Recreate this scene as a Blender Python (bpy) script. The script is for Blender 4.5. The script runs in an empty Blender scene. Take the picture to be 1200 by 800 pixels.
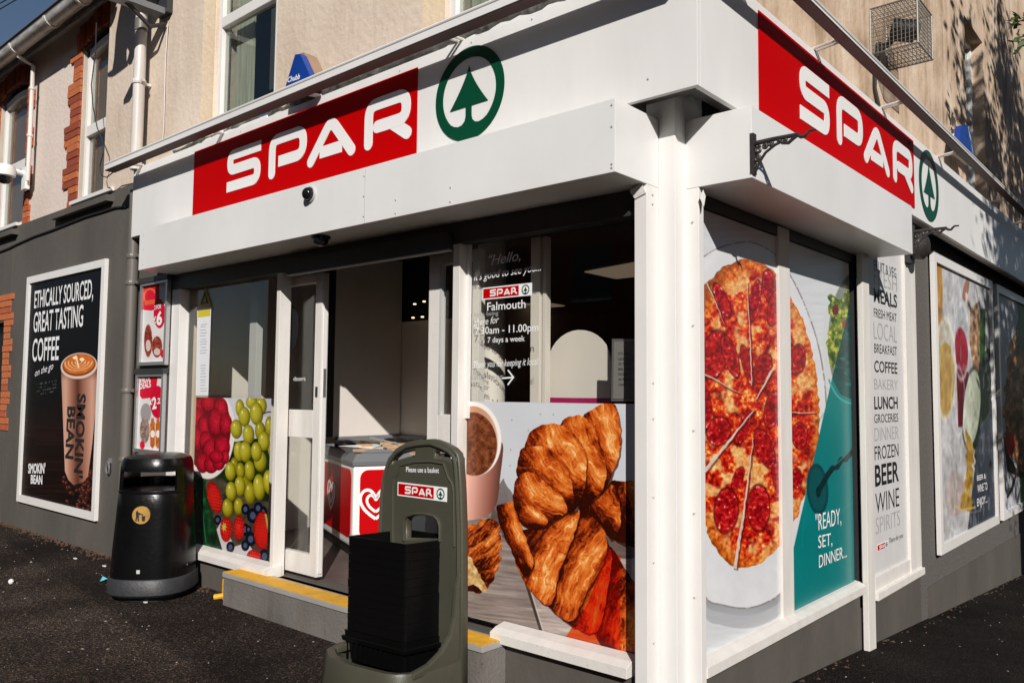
import bpy, bmesh, math, random
import numpy as np
from mathutils import Vector, Matrix
random.seed(7)
SC = bpy.context.scene
COL = SC.collection
# ------------------------------------------------------------------ camera
CAM = np.array([1.713, -2.997, 1.445]); YAW, PIT, ROL = np.radians([41.055, 3.748, 0.497]); FPX = 951.4
fw = np.array([-np.sin(YAW)*np.cos(PIT), np.cos(YAW)*np.cos(PIT), np.sin(PIT)])
rt = np.array([np.cos(YAW), np.sin(YAW), 0.0]); up = np.cross(rt, fw)
RR = np.cos(ROL)*rt+np.sin(ROL)*up; UU = -np.sin(ROL)*rt+np.cos(ROL)*up
cd = bpy.data.cameras.new('camera'); cam = bpy.data.objects.new('camera', cd); COL.objects.link(cam)
cd.sensor_width = 36; cd.lens = FPX/1200*36; cd.clip_end = 2000; cd.clip_start = 0.05
cam.matrix_world = Matrix(((RR[0], UU[0], -fw[0], CAM[0]), (RR[1], UU[1], -fw[1], CAM[1]), (RR[2], UU[2], -fw[2], CAM[2]), (0, 0, 0, 1)))
SC.camera = cam
# ------------------------------------------------------------------ light
SUN = Vector((1.07, -1.0, 0.83)).normalized()
sd = bpy.data.lights.new('sun', 'SUN'); sd.energy = 4.9; sd.angle = math.radians(0.5); sd.color = (1.0, 0.962, 0.915)
so = bpy.data.objects.new('sun', sd); COL.objects.link(so); so.location = (10, -10, 12)
so.rotation_euler = (-SUN).to_track_quat('-Z', 'Y').to_euler()
W = bpy.data.worlds.new('World'); SC.world = W; W.use_nodes = True
wn = W.node_tree; bg = wn.nodes['Background']; sk = wn.nodes.new('ShaderNodeTexSky')
sk.sky_type = 'NISHITA'; sk.sun_disc = False; sk.sun_elevation = math.asin(SUN.z); sk.sun_rotation = math.atan2(SUN.x, SUN.y)
sk.air_density = 1.0; sk.dust_density = 0.4; sk.ozone_density = 2.0
wn.links.new(sk.outputs[0], bg.inputs[0]); bg.inputs[1].default_value = 0.05
SC.view_settings.view_transform = 'Standard'; SC.view_settings.look = 'None'; SC.view_settings.exposure = 0.0; SC.view_settings.gamma = 1.0
SC.render.engine = 'CYCLES'

# ------------------------------------------------------------------ measured rays onto real planes
def ray(u, v): return fw+RR*(u-600)/FPX-UU*(v-400)/FPX
def FP(u, v, y=0.0):
    r = ray(u, v); return Vector(CAM+r*((y-CAM[1])/r[1]))
def SP(u, v, x=0.0):
    r = ray(u, v); return Vector(CAM+r*((x-CAM[0])/r[0]))
def ZP(u, v, z=0.0):
    r = ray(u, v); return Vector(CAM+r*((z-CAM[2])/r[2]))
def proj(X, Y, Z):
    a, b, c = X-CAM[0], Y-CAM[1], Z-CAM[2]
    w = a*fw[0]+b*fw[1]+c*fw[2]
    return 600+FPX*(a*RR[0]+b*RR[1]+c*RR[2])/w, 400-FPX*(a*UU[0]+b*UU[1]+c*UU[2])/w

# ------------------------------------------------------------------ materials
def lin(c): return tuple(((x/12.92) if x <= 0.04045 else ((x+0.055)/1.055)**2.4) for x in c)
def mat(name, col, rough=0.6, metal=0.0, var=0.0, vscale=3.0, bump=0.0, bscale=60.0, spec=0.5, stretch=None, dark=None, coat=0.0, emit=None):
    m = bpy.data.materials.new(name); m.use_nodes = True; nt = m.node_tree; N = nt.nodes; L = nt.links
    b = N['Principled BSDF']; b.inputs['Base Color'].default_value = (*col, 1); b.inputs['Roughness'].default_value = rough
    b.inputs['Metallic'].default_value = metal; b.inputs['Specular IOR Level'].default_value = spec
    if coat: b.inputs['Coat Weight'].default_value = coat
    if emit: b.inputs['Emission Color'].default_value = (*emit[:3], 1); b.inputs['Emission Strength'].default_value = emit[3]
    tc = N.new('ShaderNodeTexCoord')
    vec = tc.outputs['Object']
    if stretch:
        mp = N.new('ShaderNodeMapping'); mp.inputs['Scale'].default_value = stretch; L.new(vec, mp.inputs[0]); vec = mp.outputs[0]
    if var or dark:
        n = N.new('ShaderNodeTexNoise'); n.inputs['Scale'].default_value = vscale; n.inputs['Detail'].default_value = 6; n.inputs['Roughness'].default_value = 0.65
        L.new(vec, n.inputs['Vector'])
        r = N.new('ShaderNodeValToRGB'); d = dark or tuple(x*(1-var) for x in col)
        r.color_ramp.elements[0].position = 0.3; r.color_ramp.elements[1].position = 0.68
        r.color_ramp.elements[0].color = (*d, 1); r.color_ramp.elements[1].color = (*[min(1, x*(1+var*0.4)) for x in col], 1)
        L.new(n.outputs[0], r.inputs[0]); L.new(r.outputs[0], b.inputs['Base Color'])
        m['ramp'] = r.name
    if bump:
        n2 = N.new('ShaderNodeTexNoise'); n2.inputs['Scale'].default_value = bscale; n2.inputs['Detail'].default_value = 5
        L.new(tc.outputs['Object'], n2.inputs['Vector'])
        bp = N.new('ShaderNodeBump'); bp.inputs['Strength'].default_value = bump; bp.inputs['Distance'].default_value = 0.01
        L.new(n2.outputs[0], bp.inputs['Height']); L.new(bp.outputs[0], b.inputs['Normal'])
    return m
def grime(m, amount=0.16, scale=2.2, tint=(0.55, 0.50, 0.44)):
    """thin rain streaks and specks of dirt over an existing paint"""
    nt = m.node_tree; N = nt.nodes; L = nt.links; b = N['Principled BSDF']; src = b.inputs['Base Color'].links[0].from_socket
    tc = N.new('ShaderNodeTexCoord'); mp = N.new('ShaderNodeMapping'); mp.inputs['Scale'].default_value = (1, 1, 0.16); L.new(tc.outputs['Object'], mp.inputs[0])
    n = N.new('ShaderNodeTexNoise'); n.inputs['Scale'].default_value = scale*4; n.inputs['Detail'].default_value = 4; L.new(mp.outputs[0], n.inputs['Vector'])
    s = N.new('ShaderNodeTexNoise'); s.inputs['Scale'].default_value = 60; s.inputs['Detail'].default_value = 3; L.new(tc.outputs['Object'], s.inputs['Vector'])
    r = N.new('ShaderNodeMapRange'); r.inputs[1].default_value = .52; r.inputs[2].default_value = .78; r.inputs[4].default_value = amount; L.new(n.outputs[0], r.inputs[0])
    r2 = N.new('ShaderNodeMapRange'); r2.inputs[1].default_value = .68; r2.inputs[2].default_value = .75; r2.inputs[4].default_value = amount*2.2; L.new(s.outputs[0], r2.inputs[0])
    ad = N.new('ShaderNodeMath'); ad.operation = 'MAXIMUM'; L.new(r.outputs[0], ad.inputs[0]); L.new(r2.outputs[0], ad.inputs[1])
    mx = N.new('ShaderNodeMix'); mx.data_type = 'RGBA'; mx.blend_type = 'MULTIPLY'; L.new(ad.outputs[0], mx.inputs[0]); L.new(src, mx.inputs[6]); mx.inputs[7].default_value = (*tint, 1); L.new(mx.outputs[2], b.inputs['Base Color'])
def glass_mat(name, tint, refl=1.0, rough=0.0):
    m = bpy.data.materials.new(name); m.use_nodes = True; nt = m.node_tree; N = nt.nodes; L = nt.links
    N.remove(N['Principled BSDF']); out = N['Material Output']
    t = N.new('ShaderNodeBsdfTransparent'); t.inputs[0].default_value = (*tint, 1)
    g = N.new('ShaderNodeBsdfGlossy'); g.inputs['Roughness'].default_value = rough; g.inputs[0].default_value = (refl, refl, refl, 1)
    ge = N.new('ShaderNodeNewGeometry'); dt = N.new('ShaderNodeVectorMath'); dt.operation = 'DOT_PRODUCT'; L.new(ge.outputs['Incoming'], dt.inputs[0]); L.new(ge.outputs['Normal'], dt.inputs[1])
    def mth(op, a, b):
        n = N.new('ShaderNodeMath'); n.operation = op
        for i, q in enumerate((a, b)):
            if q is None: continue
            if isinstance(q, (int, float)): n.inputs[i].default_value = q
            else: L.new(q, n.inputs[i])
        return n.outputs[0]
    c = mth('ABSOLUTE', dt.outputs['Value'], None); f = mth('ADD', mth('MULTIPLY', mth('POWER', mth('SUBTRACT', 1.0, c), 5.0), 0.96), 0.04)
    x = N.new('ShaderNodeMixShader'); L.new(f, x.inputs[0]); L.new(t.outputs[0], x.inputs[1]); L.new(g.outputs[0], x.inputs[2]); L.new(x.outputs[0], out.inputs[0])
    return m
def image_mat(name, arr, rough=0.35, spec=0.4):
    h, w = arr.shape[:2]
    im = bpy.data.images.new(name, w, h, alpha=False)
    px = np.ones((h, w, 4), dtype=np.float32); px[..., :3] = np.clip(arr, 0, 1)
    im.pixels.foreach_set(px.ravel()); im.update(); im.pack()
    m = bpy.data.materials.new(name); m.use_nodes = True; nt = m.node_tree
    b = nt.nodes['Principled BSDF']; b.inputs['Roughness'].default_value = rough; b.inputs['Specular IOR Level'].default_value = spec
    t = nt.nodes.new('ShaderNodeTexImage'); t.image = im; t.extension = 'EXTEND'
    nt.links.new(t.outputs[0], b.inputs['Base Color'])
    return m

M = {}
def mk(k, *a, **kw): M[k] = mat(k, *a, **kw); return M[k]
mk('white_paint', (0.785, 0.77, 0.745), 0.38, var=0.09, vscale=1.3, bump=0.03, bscale=9, stretch=(1, 1, 0.35))
mk('white_box', (0.775, 0.765, 0.745), 0.32, var=0.08, vscale=1.1, bump=0.03, bscale=5)
mk('white_upvc', (0.76, 0.735, 0.705), 0.32, var=0.04, vscale=4)
mk('worn_white', (0.75, 0.72, 0.68), 0.45, dark=(0.66, 0.62, 0.57), vscale=9, bump=0.1, bscale=80, stretch=(1, 1, 0.25))
mk('frame_grey', (0.50, 0.50, 0.49), 0.4, var=0.08, vscale=6)
mk('sign_red', (0.47, 0.0, 0.0005), 0.5, spec=0.06)
mk('sign_white', (0.83, 0.81, 0.79), 0.35)
mk('sign_green', (0.002, 0.058, 0.026), 0.4, spec=0.2)
mk('print_white', (0.82, 0.82, 0.82), 0.5)
mk('print_black', (0.012, 0.012, 0.014), 0.5)
mk('print_grey', (0.36, 0.36, 0.37), 0.5)
mk('print_faint', (0.22, 0.22, 0.22), 0.5)
mk('magenta', (0.38, 0.01, 0.10), 0.4)
mk('wall_grey', (0.098, 0.086, 0.074), 0.75, var=0.26, vscale=1.6, bump=0.35, bscale=16, stretch=(1, 1, .45))
mk('wall_grey_rough', (0.12, 0.108, 0.096), 0.85, var=0.25, vscale=40, bump=1.0, bscale=90)
mk('grey_pipe', (0.145, 0.13, 0.115), 0.45, var=0.15, vscale=3, stretch=(1, 1, 0.2))
mk('white_pipe', (0.74, 0.70, 0.66), 0.4, dark=(0.45, 0.40, 0.36), vscale=5, stretch=(1, 1, 0.12))
mk('brick_red', (0.50, 0.115, 0.038), 0.85, var=0.45, vscale=7, bump=0.6, bscale=70)
mk('brick_orange', (0.60, 0.17, 0.055), 0.85, var=0.4, vscale=9, bump=0.6, bscale=70)
mk('brick_dark', (0.34, 0.065, 0.025), 0.9, var=0.4, vscale=8, bump=0.6, bscale=70)
mk('reveal_paint', (0.42, 0.37, 0.30), 0.8, var=0.15)
mk('mortar', (0.30, 0.17, 0.11), 0.9, var=0.3, vscale=20, bump=0.4)
mk('black_plastic', (0.004, 0.004, 0.0045), 0.27, var=0.3, vscale=6, bump=0.12, bscale=45, spec=0.28)
mk('black_basket', (0.0025, 0.0025, 0.0025), 0.33, spec=0.3)
mk('bin_grey', (0.030, 0.031, 0.034), 0.5, var=0.3, vscale=12, bump=0.2, bscale=60)
mk('stand_green', (0.064, 0.062, 0.043), 0.42, var=0.12, vscale=5, bump=0.15, bscale=220)
mk('stand_dark', (0.026, 0.029, 0.022), 0.5, bump=0.15, bscale=220)
mk('gold', (0.42, 0.24, 0.06), 0.35, var=0.25, vscale=20)
mk('iron', (0.035, 0.028, 0.026), 0.5, var=0.4, vscale=30, bump=0.3)
mk('rubber_pipe', (0.17, 0.16, 0.14), 0.7, dark=(0.02, 0.02, 0.02), vscale=14, bump=0.8, bscale=40)
mk('rail_under_shade', (0.085, 0.036, 0.028), 0.5, var=0.1)  # brown carries the shade under the light troughs in its colour
mk('soffit', (0.42, 0.37, 0.34), 0.5, var=0.1)
mk('dark_frame', (0.035, 0.036, 0.038), 0.45, var=0.2)
mk('step_concrete', (0.16, 0.145, 0.13), 0.85, var=0.25, vscale=3, bump=0.4, bscale=60)
mk('step_edge', (0.34, 0.32, 0.30), 0.6, var=0.2)
mk('yellow_paint', (0.85, 0.45, 0.012), 0.6, dark=(0.66, 0.33, 0.03), vscale=11, bump=0.2, bscale=80)
mk('blue_box', (0.004, 0.04, 0.25), 0.35, var=0.1)
mk('box_side', (0.30, 0.20, 0.13), 0.7, var=0.2)
mk('cctv_white', (0.75, 0.74, 0.72), 0.35)
mk('dome_black', (0.008, 0.008, 0.009), 0.08)
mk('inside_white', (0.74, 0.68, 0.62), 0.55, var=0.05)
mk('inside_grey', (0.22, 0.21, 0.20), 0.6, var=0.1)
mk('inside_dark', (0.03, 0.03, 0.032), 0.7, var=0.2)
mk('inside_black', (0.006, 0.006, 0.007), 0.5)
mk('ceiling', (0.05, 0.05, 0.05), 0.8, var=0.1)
mk('floor_tile', (0.115, 0.085, 0.075), 0.5, var=0.3, vscale=5)
mk('tray_beige', (0.50, 0.34, 0.20), 0.6)
mk('freezer_white', (0.80, 0.78, 0.76), 0.25)
mk('freezer_grey', (0.16, 0.165, 0.175), 0.35)
mk('freezer_red', (0.50, 0.002, 0.004), 0.35, spec=0.2)
mk('black_gasket', (0.01, 0.01, 0.01), 0.5)
mk('wire', (0.16, 0.15, 0.135), 0.5, metal=0.5)
mk('cable', (0.02, 0.02, 0.02), 0.6)
mk('leaf', (0.05, 0.085, 0.02), 0.5, var=0.5, vscale=1.5)
mk('bark', (0.10, 0.075, 0.05), 0.9, var=0.4, bump=0.8, bscale=20)
mk('litter_blue', (0.10, 0.45, 0.55), 0.4); mk('litter_white', (0.8, 0.8, 0.78), 0.5)
mk('roof_slate', (0.08, 0.08, 0.09), 0.7, var=0.3, vscale=5)
mk('gutter_white', (0.62, 0.60, 0.57), 0.35, dark=(0.25, 0.23, 0.20), vscale=6, stretch=(1, 1, 3))
mk('infill_shade', (0.06, 0.045, 0.035), 0.8, var=0.3)
mk('curtain', (0.30, 0.18, 0.10), 0.9, var=0.25, vscale=6, stretch=(6, 1, 0.6))
mk('room_dark', (0.10, 0.105, 0.10), 0.9)
mk('net_cream', (0.62, 0.62, 0.50), 0.9, var=0.35, vscale=5, stretch=(8, 1, 0.5))
mk('silver', (0.55, 0.55, 0.56), 0.3, metal=0.8)
mk('paper', (0.75, 0.76, 0.78), 0.6, var=0.05)
mk('hazard_yellow', (0.62, 0.50, 0.02), 0.5)
mk('ply', (0.62, 0.50, 0.36), 0.7, var=0.15, vscale=5, stretch=(4, 1, 0.3))
G1 = glass_mat('clear_glass', (0.955, 0.96, 0.945)); G2 = glass_mat('tinted_glass', (0.80, 0.82, 0.80), 1.0)

def stain_mat(name, base, dark, light, sc=1.0, streak=0.22, rough=0.9):
    m = bpy.data.materials.new(name); m.use_nodes = True; nt = m.node_tree; N = nt.nodes; L = nt.links; b = N['Principled BSDF']
    b.inputs['Roughness'].default_value = rough; b.inputs['Specular IOR Level'].default_value = 0.2
    tc = N.new('ShaderNodeTexCoord'); mp = N.new('ShaderNodeMapping'); mp.inputs['Scale'].default_value = (1, 1, streak); L.new(tc.outputs['Object'], mp.inputs[0])
    a = N.new('ShaderNodeTexNoise'); a.inputs['Scale'].default_value = 2.6*sc; a.inputs['Detail'].default_value = 8; a.inputs['Roughness'].default_value = 0.7; L.new(mp.outputs[0], a.inputs['Vector'])
    c = N.new('ShaderNodeTexNoise'); c.inputs['Scale'].default_value = 1.1*sc; c.inputs['Detail'].default_value = 6; L.new(tc.outputs['Object'], c.inputs['Vector'])
    r = N.new('ShaderNodeValToRGB'); r.color_ramp.elements[0].position = 0.36; r.color_ramp.elements[1].position = 0.65
    r.color_ramp.elements[0].color = (*dark, 1); r.color_ramp.elements[1].color = (*light, 1)
    e = r.color_ramp.elements.new(0.5); e.color = (*base, 1)
    mx = N.new('ShaderNodeMath'); mx.operation = 'ADD'; ms = N.new('ShaderNodeMath'); ms.operation = 'MULTIPLY'; ms.inputs[1].default_value = 0.5
    L.new(a.outputs[0], mx.inputs[0]); L.new(c.outputs[0], mx.inputs[1]); L.new(mx.outputs[0], ms.inputs[0]); L.new(ms.outputs[0], r.inputs[0]); L.new(r.outputs[0], b.inputs['Base Color'])
    n2 = N.new('ShaderNodeTexNoise'); n2.inputs['Scale'].default_value = 22; n2.inputs['Detail'].default_value = 8; L.new(tc.outputs['Object'], n2.inputs['Vector'])
    bp = N.new('ShaderNodeBump'); bp.inputs['Strength'].default_value = 0.35; bp.inputs['Distance'].default_value = 0.02; L.new(n2.outputs[0], bp.inputs['Height']); L.new(bp.outputs[0], b.inputs['Normal'])
    return m
for k_, a_ in (('white_paint', .055), ('white_box', .05), ('white_upvc', .06), ('worn_white', .22), ('step_concrete', .5), ('wall_grey', .12), ('black_plastic', .0), ('yellow_paint', .5)):
    if a_: grime(M[k_], a_)
M['cream_wall'] = stain_mat('cream_wall', (0.65, 0.54, 0.435), (0.53, 0.42, 0.32), (0.74, 0.63, 0.515), 0.8, 0.3)
M['cream_edge'] = stain_mat('cream_edge', (0.76, 0.60, 0.42), (0.66, 0.50, 0.34), (0.80, 0.67, 0.50), 1.2)
M['cream_plain'] = stain_mat('cream_plain', (0.66, 0.56, 0.49), (0.60, 0.50, 0.43), (0.70, 0.60, 0.53), 0.5, 0.5)
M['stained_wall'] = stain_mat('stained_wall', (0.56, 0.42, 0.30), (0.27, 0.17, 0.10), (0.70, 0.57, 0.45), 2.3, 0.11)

def asphalt():
    m = bpy.data.materials.new('asphalt'); m.use_nodes = True; nt = m.node_tree; N = nt.nodes; L = nt.links; b = N['Principled BSDF']
    b.inputs['Roughness'].default_value = 0.85; b.inputs['Specular IOR Level'].default_value = 0.15
    tc = N.new('ShaderNodeTexCoord')
    n1 = N.new('ShaderNodeTexNoise'); n1.inputs['Scale'].default_value = 1.3; n1.inputs['Detail'].default_value = 5; L.new(tc.outputs['Object'], n1.inputs['Vector'])
    r1 = N.new('ShaderNodeValToRGB'); r1.color_ramp.elements[0].color = (0.015, 0.010, 0.0075, 1); r1.color_ramp.elements[1].color = (0.044, 0.033, 0.027, 1); r1.color_ramp.elements[0].position = .36; r1.color_ramp.elements[1].position = .62
    L.new(n1.outputs[0], r1.inputs[0])
    v = N.new('ShaderNodeTexVoronoi'); v.inputs['Scale'].default_value = 120; L.new(tc.outputs['Object'], v.inputs['Vector'])
    sp = N.new('ShaderNodeSeparateColor'); L.new(v.outputs['Color'], sp.inputs[0])
    r2 = N.new('ShaderNodeValToRGB'); r2.color_ramp.interpolation = 'LINEAR'
    r2.color_ramp.elements[0].color = (0.35, 0.35, 0.35, 1); r2.color_ramp.elements[0].position = 0.0
    r2.color_ramp.elements[1].color = (5.0, 4.6, 4.1, 1); r2.color_ramp.elements[1].position = 1.0
    e = r2.color_ramp.elements.new(0.55); e.color = (0.9, 0.88, 0.85, 1); e = r2.color_ramp.elements.new(0.90); e.color = (2.1, 2.0, 1.85, 1)
    L.new(sp.outputs[0], r2.inputs[0])
    mx = N.new('ShaderNodeMix'); mx.data_type = 'RGBA'; mx.blend_type = 'MULTIPLY'; mx.inputs[0].default_value = 1.0
    # colour gets darker towards the side street
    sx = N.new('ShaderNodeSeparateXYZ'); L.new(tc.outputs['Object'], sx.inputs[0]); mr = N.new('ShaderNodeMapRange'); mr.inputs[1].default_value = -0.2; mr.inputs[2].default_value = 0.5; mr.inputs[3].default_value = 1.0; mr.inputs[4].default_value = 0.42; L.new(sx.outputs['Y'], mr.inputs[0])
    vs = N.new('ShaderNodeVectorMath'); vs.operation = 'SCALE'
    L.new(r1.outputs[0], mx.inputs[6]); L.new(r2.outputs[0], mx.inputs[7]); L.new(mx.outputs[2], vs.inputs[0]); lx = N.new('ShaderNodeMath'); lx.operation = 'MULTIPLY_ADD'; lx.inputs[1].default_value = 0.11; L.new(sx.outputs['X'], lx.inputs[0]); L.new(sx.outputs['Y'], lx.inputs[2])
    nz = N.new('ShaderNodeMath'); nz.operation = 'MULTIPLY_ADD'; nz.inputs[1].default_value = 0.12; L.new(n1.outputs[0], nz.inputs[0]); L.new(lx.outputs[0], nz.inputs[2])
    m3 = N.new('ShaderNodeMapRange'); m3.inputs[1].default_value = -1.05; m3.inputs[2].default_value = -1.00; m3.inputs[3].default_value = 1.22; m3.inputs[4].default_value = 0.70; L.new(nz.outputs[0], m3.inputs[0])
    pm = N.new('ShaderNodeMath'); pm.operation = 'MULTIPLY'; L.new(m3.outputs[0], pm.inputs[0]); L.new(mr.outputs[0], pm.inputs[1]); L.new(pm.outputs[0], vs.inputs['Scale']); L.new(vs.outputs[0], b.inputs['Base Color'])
    n3 = N.new('ShaderNodeTexNoise'); n3.inputs['Scale'].default_value = 55; n3.inputs['Detail'].default_value = 6; L.new(tc.outputs['Object'], n3.inputs['Vector'])
    ad = N.new('ShaderNodeMath'); ad.operation = 'ADD'; L.new(n3.outputs[0], ad.inputs[0]); L.new(v.outputs['Distance'], ad.inputs[1])
    bp = N.new('ShaderNodeBump'); bp.inputs['Strength'].default_value = 1.0; bp.inputs['Distance'].default_value = 0.012; L.new(ad.outputs[0], bp.inputs['Height']); L.new(bp.outputs[0], b.inputs['Normal'])
    return m
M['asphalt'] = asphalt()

# ------------------------------------------------------------------ mesh helpers
class MB:
    def __init__(s): s.v = []; s.f = []; s.smooth = False
    def add(s, vs, fs):
        o = len(s.v); s.v += [tuple(p) for p in vs]; s.f += [tuple(i+o for i in f) for f in fs]; return s
    def box(s, x0, x1, y0, y1, z0, z1):
        x0, x1 = sorted((x0, x1)); y0, y1 = sorted((y0, y1)); z0, z1 = sorted((z0, z1))
        return s.add([(x0, y0, z0), (x1, y0, z0), (x1, y1, z0), (x0, y1, z0), (x0, y0, z1), (x1, y0, z1), (x1, y1, z1), (x0, y1, z1)],
                     [(0, 3, 2, 1), (4, 5, 6, 7), (0, 1, 5, 4), (1, 2, 6, 5), (2, 3, 7, 6), (3, 0, 4, 7)])
    def prism(s, poly, d):           # poly: list of 3d points (planar), d: extrusion vector
        n = len(poly); d = Vector(d); a = [Vector(p) for p in poly]; vs = a+[p+d for p in a]
        return s.add(vs, [tuple(range(n)), tuple(range(2*n-1, n-1, -1))]+[(i, i+n, (i+1) % n+n, (i+1) % n) for i in range(n)])
    def tube(s, path, r, n=8, closed=False):
        P = [Vector(p) for p in path]; m = len(P); rs = r if isinstance(r, (list, tuple)) else [r]*m
        vs = []; prev = None
        for i, p in enumerate(P):
            if closed: t = (P[(i+1) % m]-P[i-1]).normalized()
            else: t = (P[min(i+1, m-1)]-P[max(i-1, 0)]).normalized()
            if prev is None: a = t.cross(Vector((0, 0, 1)) if abs(t.z) < 0.9 else Vector((1, 0, 0))).normalized()
            else: a = (prev-t*prev.dot(t)).normalized()
            prev = a; b = t.cross(a)
            vs += [p+(a*math.cos(2*math.pi*k/n)+b*math.sin(2*math.pi*k/n))*rs[i] for k in range(n)]
        fs = []
        for i in range(m if closed else m-1):
            j = (i+1) % m
            fs += [(i*n+k, i*n+(k+1) % n, j*n+(k+1) % n, j*n+k) for k in range(n)]
        if not closed: fs += [tuple(range(n-1, -1, -1)), tuple((m-1)*n+k for k in range(n))]
        return s.add(vs, fs)
    def lathe(s, c, prof, n=24, axis='z', a0=0, a1=2*math.pi, sx=1, sy=1):
        c = Vector(c); full = abs(a1-a0-2*math.pi) < 1e-6; k = n if full else n+1; vs = []
        for (r, h) in prof:
            for i in range(k):
                t = a0+(a1-a0)*i/n; x, y = r*math.cos(t)*sx, r*math.sin(t)*sy
                vs.append(c+(Vector((x, y, h)) if axis == 'z' else Vector((x, -h, y)) if axis == 'y' else Vector((h, x, y))))
        fs = []
        for j in range(len(prof)-1):
            for i in range(n):
                i2 = (i+1) % k if full else i+1
                fs.append((j*k+i, j*k+i2, (j+1)*k+i2, (j+1)*k+i))
        if full: fs += [tuple(range(k-1, -1, -1)), tuple((len(prof)-1)*k+i for i in range(k))]
        return s.add(vs, fs)
def wpos(o):
    p = Vector((0, 0, 0))
    while o is not None: p += o.location; o = o.parent
    return p
def mesh_of(name, mb, m, bevel=0.0, smooth=False, uv=None):
    me = bpy.data.meshes.new(name); me.from_pydata(mb.v, [], mb.f)
    bm = bmesh.new(); bm.from_mesh(me); bmesh.ops.recalc_face_normals(bm, faces=bm.faces)
    if bevel: bmesh.ops.bevel(bm, geom=[e for e in bm.edges if e.is_manifold and e.calc_face_angle(0) > 0.5], offset=bevel, segments=2, profile=0.6, affect='EDGES')
    bm.to_mesh(me); bm.free()
    for q in (m if isinstance(m, (list, tuple)) else [m]): me.materials.append(q)
    if smooth:
        for p in me.polygons: p.use_smooth = True
        try: me.set_sharp_from_angle(angle=math.radians(40))
        except Exception: pass
    return me
def O(name, mb, m, parent=None, bevel=0.0, smooth=False, label=None, loc=None):
    """links ONE mesh object; builder coordinates are world coordinates unless loc is given"""
    me = mesh_of(name, mb, M[m] if isinstance(m, str) else m, bevel, smooth)
    o = bpy.data.objects.new(name, me); COL.objects.link(o)
    if parent is not None:
        o.parent = parent; o.location = -wpos(parent) if loc is None else Vector(loc)-wpos(parent)
    elif loc is not None: o.location = loc
    if label: o['label'] = label
    return o
def T(name, label, cat, loc=(0, 0, 0), group=None):
    o = bpy.data.objects.new(name, None); COL.objects.link(o); o.location = loc; o.empty_display_size = 0.1
    o['label'] = label; o['category'] = cat
    if group: o['group'] = group
    return o
def tag(o, label, cat, group=None):
    o['label'] = label; o['category'] = cat
    if group: o['group'] = group
    return o
def origin(o, p):      # move a mesh object's origin to p (world), mesh stays
    p = Vector(p); o.data.transform(Matrix.Translation(-p)); o.location = p; return o
def st(o): o['kind'] = 'structure'; return o
def B(name, x0, x1, y0, y1, z0, z1, m, parent=None, bevel=0.0, **k):
    return O(name, MB().box(x0, x1, y0, y1, z0, z1), m, parent, bevel, **k)
def link_dup(src, parent, loc, scale=None, rot=None, name=None):
    c = src.copy(); COL.objects.link(c); c.parent = parent; c.location = loc
    if scale: c.scale = scale
    if rot: c.rotation_euler = rot
    return c

# planar stroke letter / line art.  plane frame: origin Vector, ex, ez (unit), en (towards viewer)
def offset_strip(pts, w, cap0=True, cap1=True, n=6):
    P = [Vector((p[0], p[1])) for p in pts]; L = []; R = []
    ws = w if isinstance(w, (list, tuple)) else [w]*len(P)
    for i, p in enumerate(P):
        if i == 0: t = (P[1]-P[0]).normalized(); k = 1
        elif i == len(P)-1: t = (P[-1]-P[-2]).normalized(); k = 1
        else:
            a = (P[i]-P[i-1]).normalized(); b = (P[i+1]-P[i]).normalized(); t = (a+b).normalized(); k = 1/max(0.5, math.sqrt(max(0.01, (1+a.dot(b))/2)))
        nrm = Vector((-t.y, t.x))*ws[i]/2*k
        L.append(p+nrm); R.append(p-nrm)
    def cap(c, d, r): return [c+Vector((math.cos(a), math.sin(a)))*r for a in [math.atan2(d.y, d.x)+math.pi*(0.5-j/n) for j in range(1, n)]]
    poly = L[:]
    if cap1: poly += cap(P[-1], (P[-1]-P[-2]), ws[-1]/2)
    poly += R[::-1]
    if cap0: poly += cap(P[0], (P[0]-P[1]), ws[0]/2)
    return poly, L, R
def rounded(pts, r, n=7):
    """polyline with rounded corners"""
    P = [Vector((p[0], p[1])) for p in pts]; out = [P[0]]
    for i in range(1, len(P)-1):
        rr = r[i-1] if isinstance(r, (list, tuple)) else r
        a = (P[i-1]-P[i]); b = (P[i+1]-P[i]); ra = min(rr, a.length*0.49, b.length*0.49)
        if ra < 1e-5: out.append(P[i]); continue
        p0 = P[i]+a.normalized()*ra; p1 = P[i]+b.normalized()*ra
        for k in range(n+1):
            t = k/n; out.append(p0*(1-t)**2+P[i]*2*t*(1-t)+p1*t*t)
    out.append(P[-1]); return out
class Frame:
    def __init__(s, o, ex, en): s.o = Vector(o); s.ex = Vector(ex).normalized(); s.en = Vector(en).normalized(); s.ez = Vector((0, 0, 1))
    def at(s, x, z, h=0.0): return s.o+s.ex*x+s.ez*z+s.en*h
FF = lambda y: Frame((0, y, 0), (1, 0, 0), (0, -1, 0))      # facade facing the front street
SF = lambda x: Frame((x, 0, 0), (0, 1, 0), (1, 0, 0))      # facade facing the side street
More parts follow.
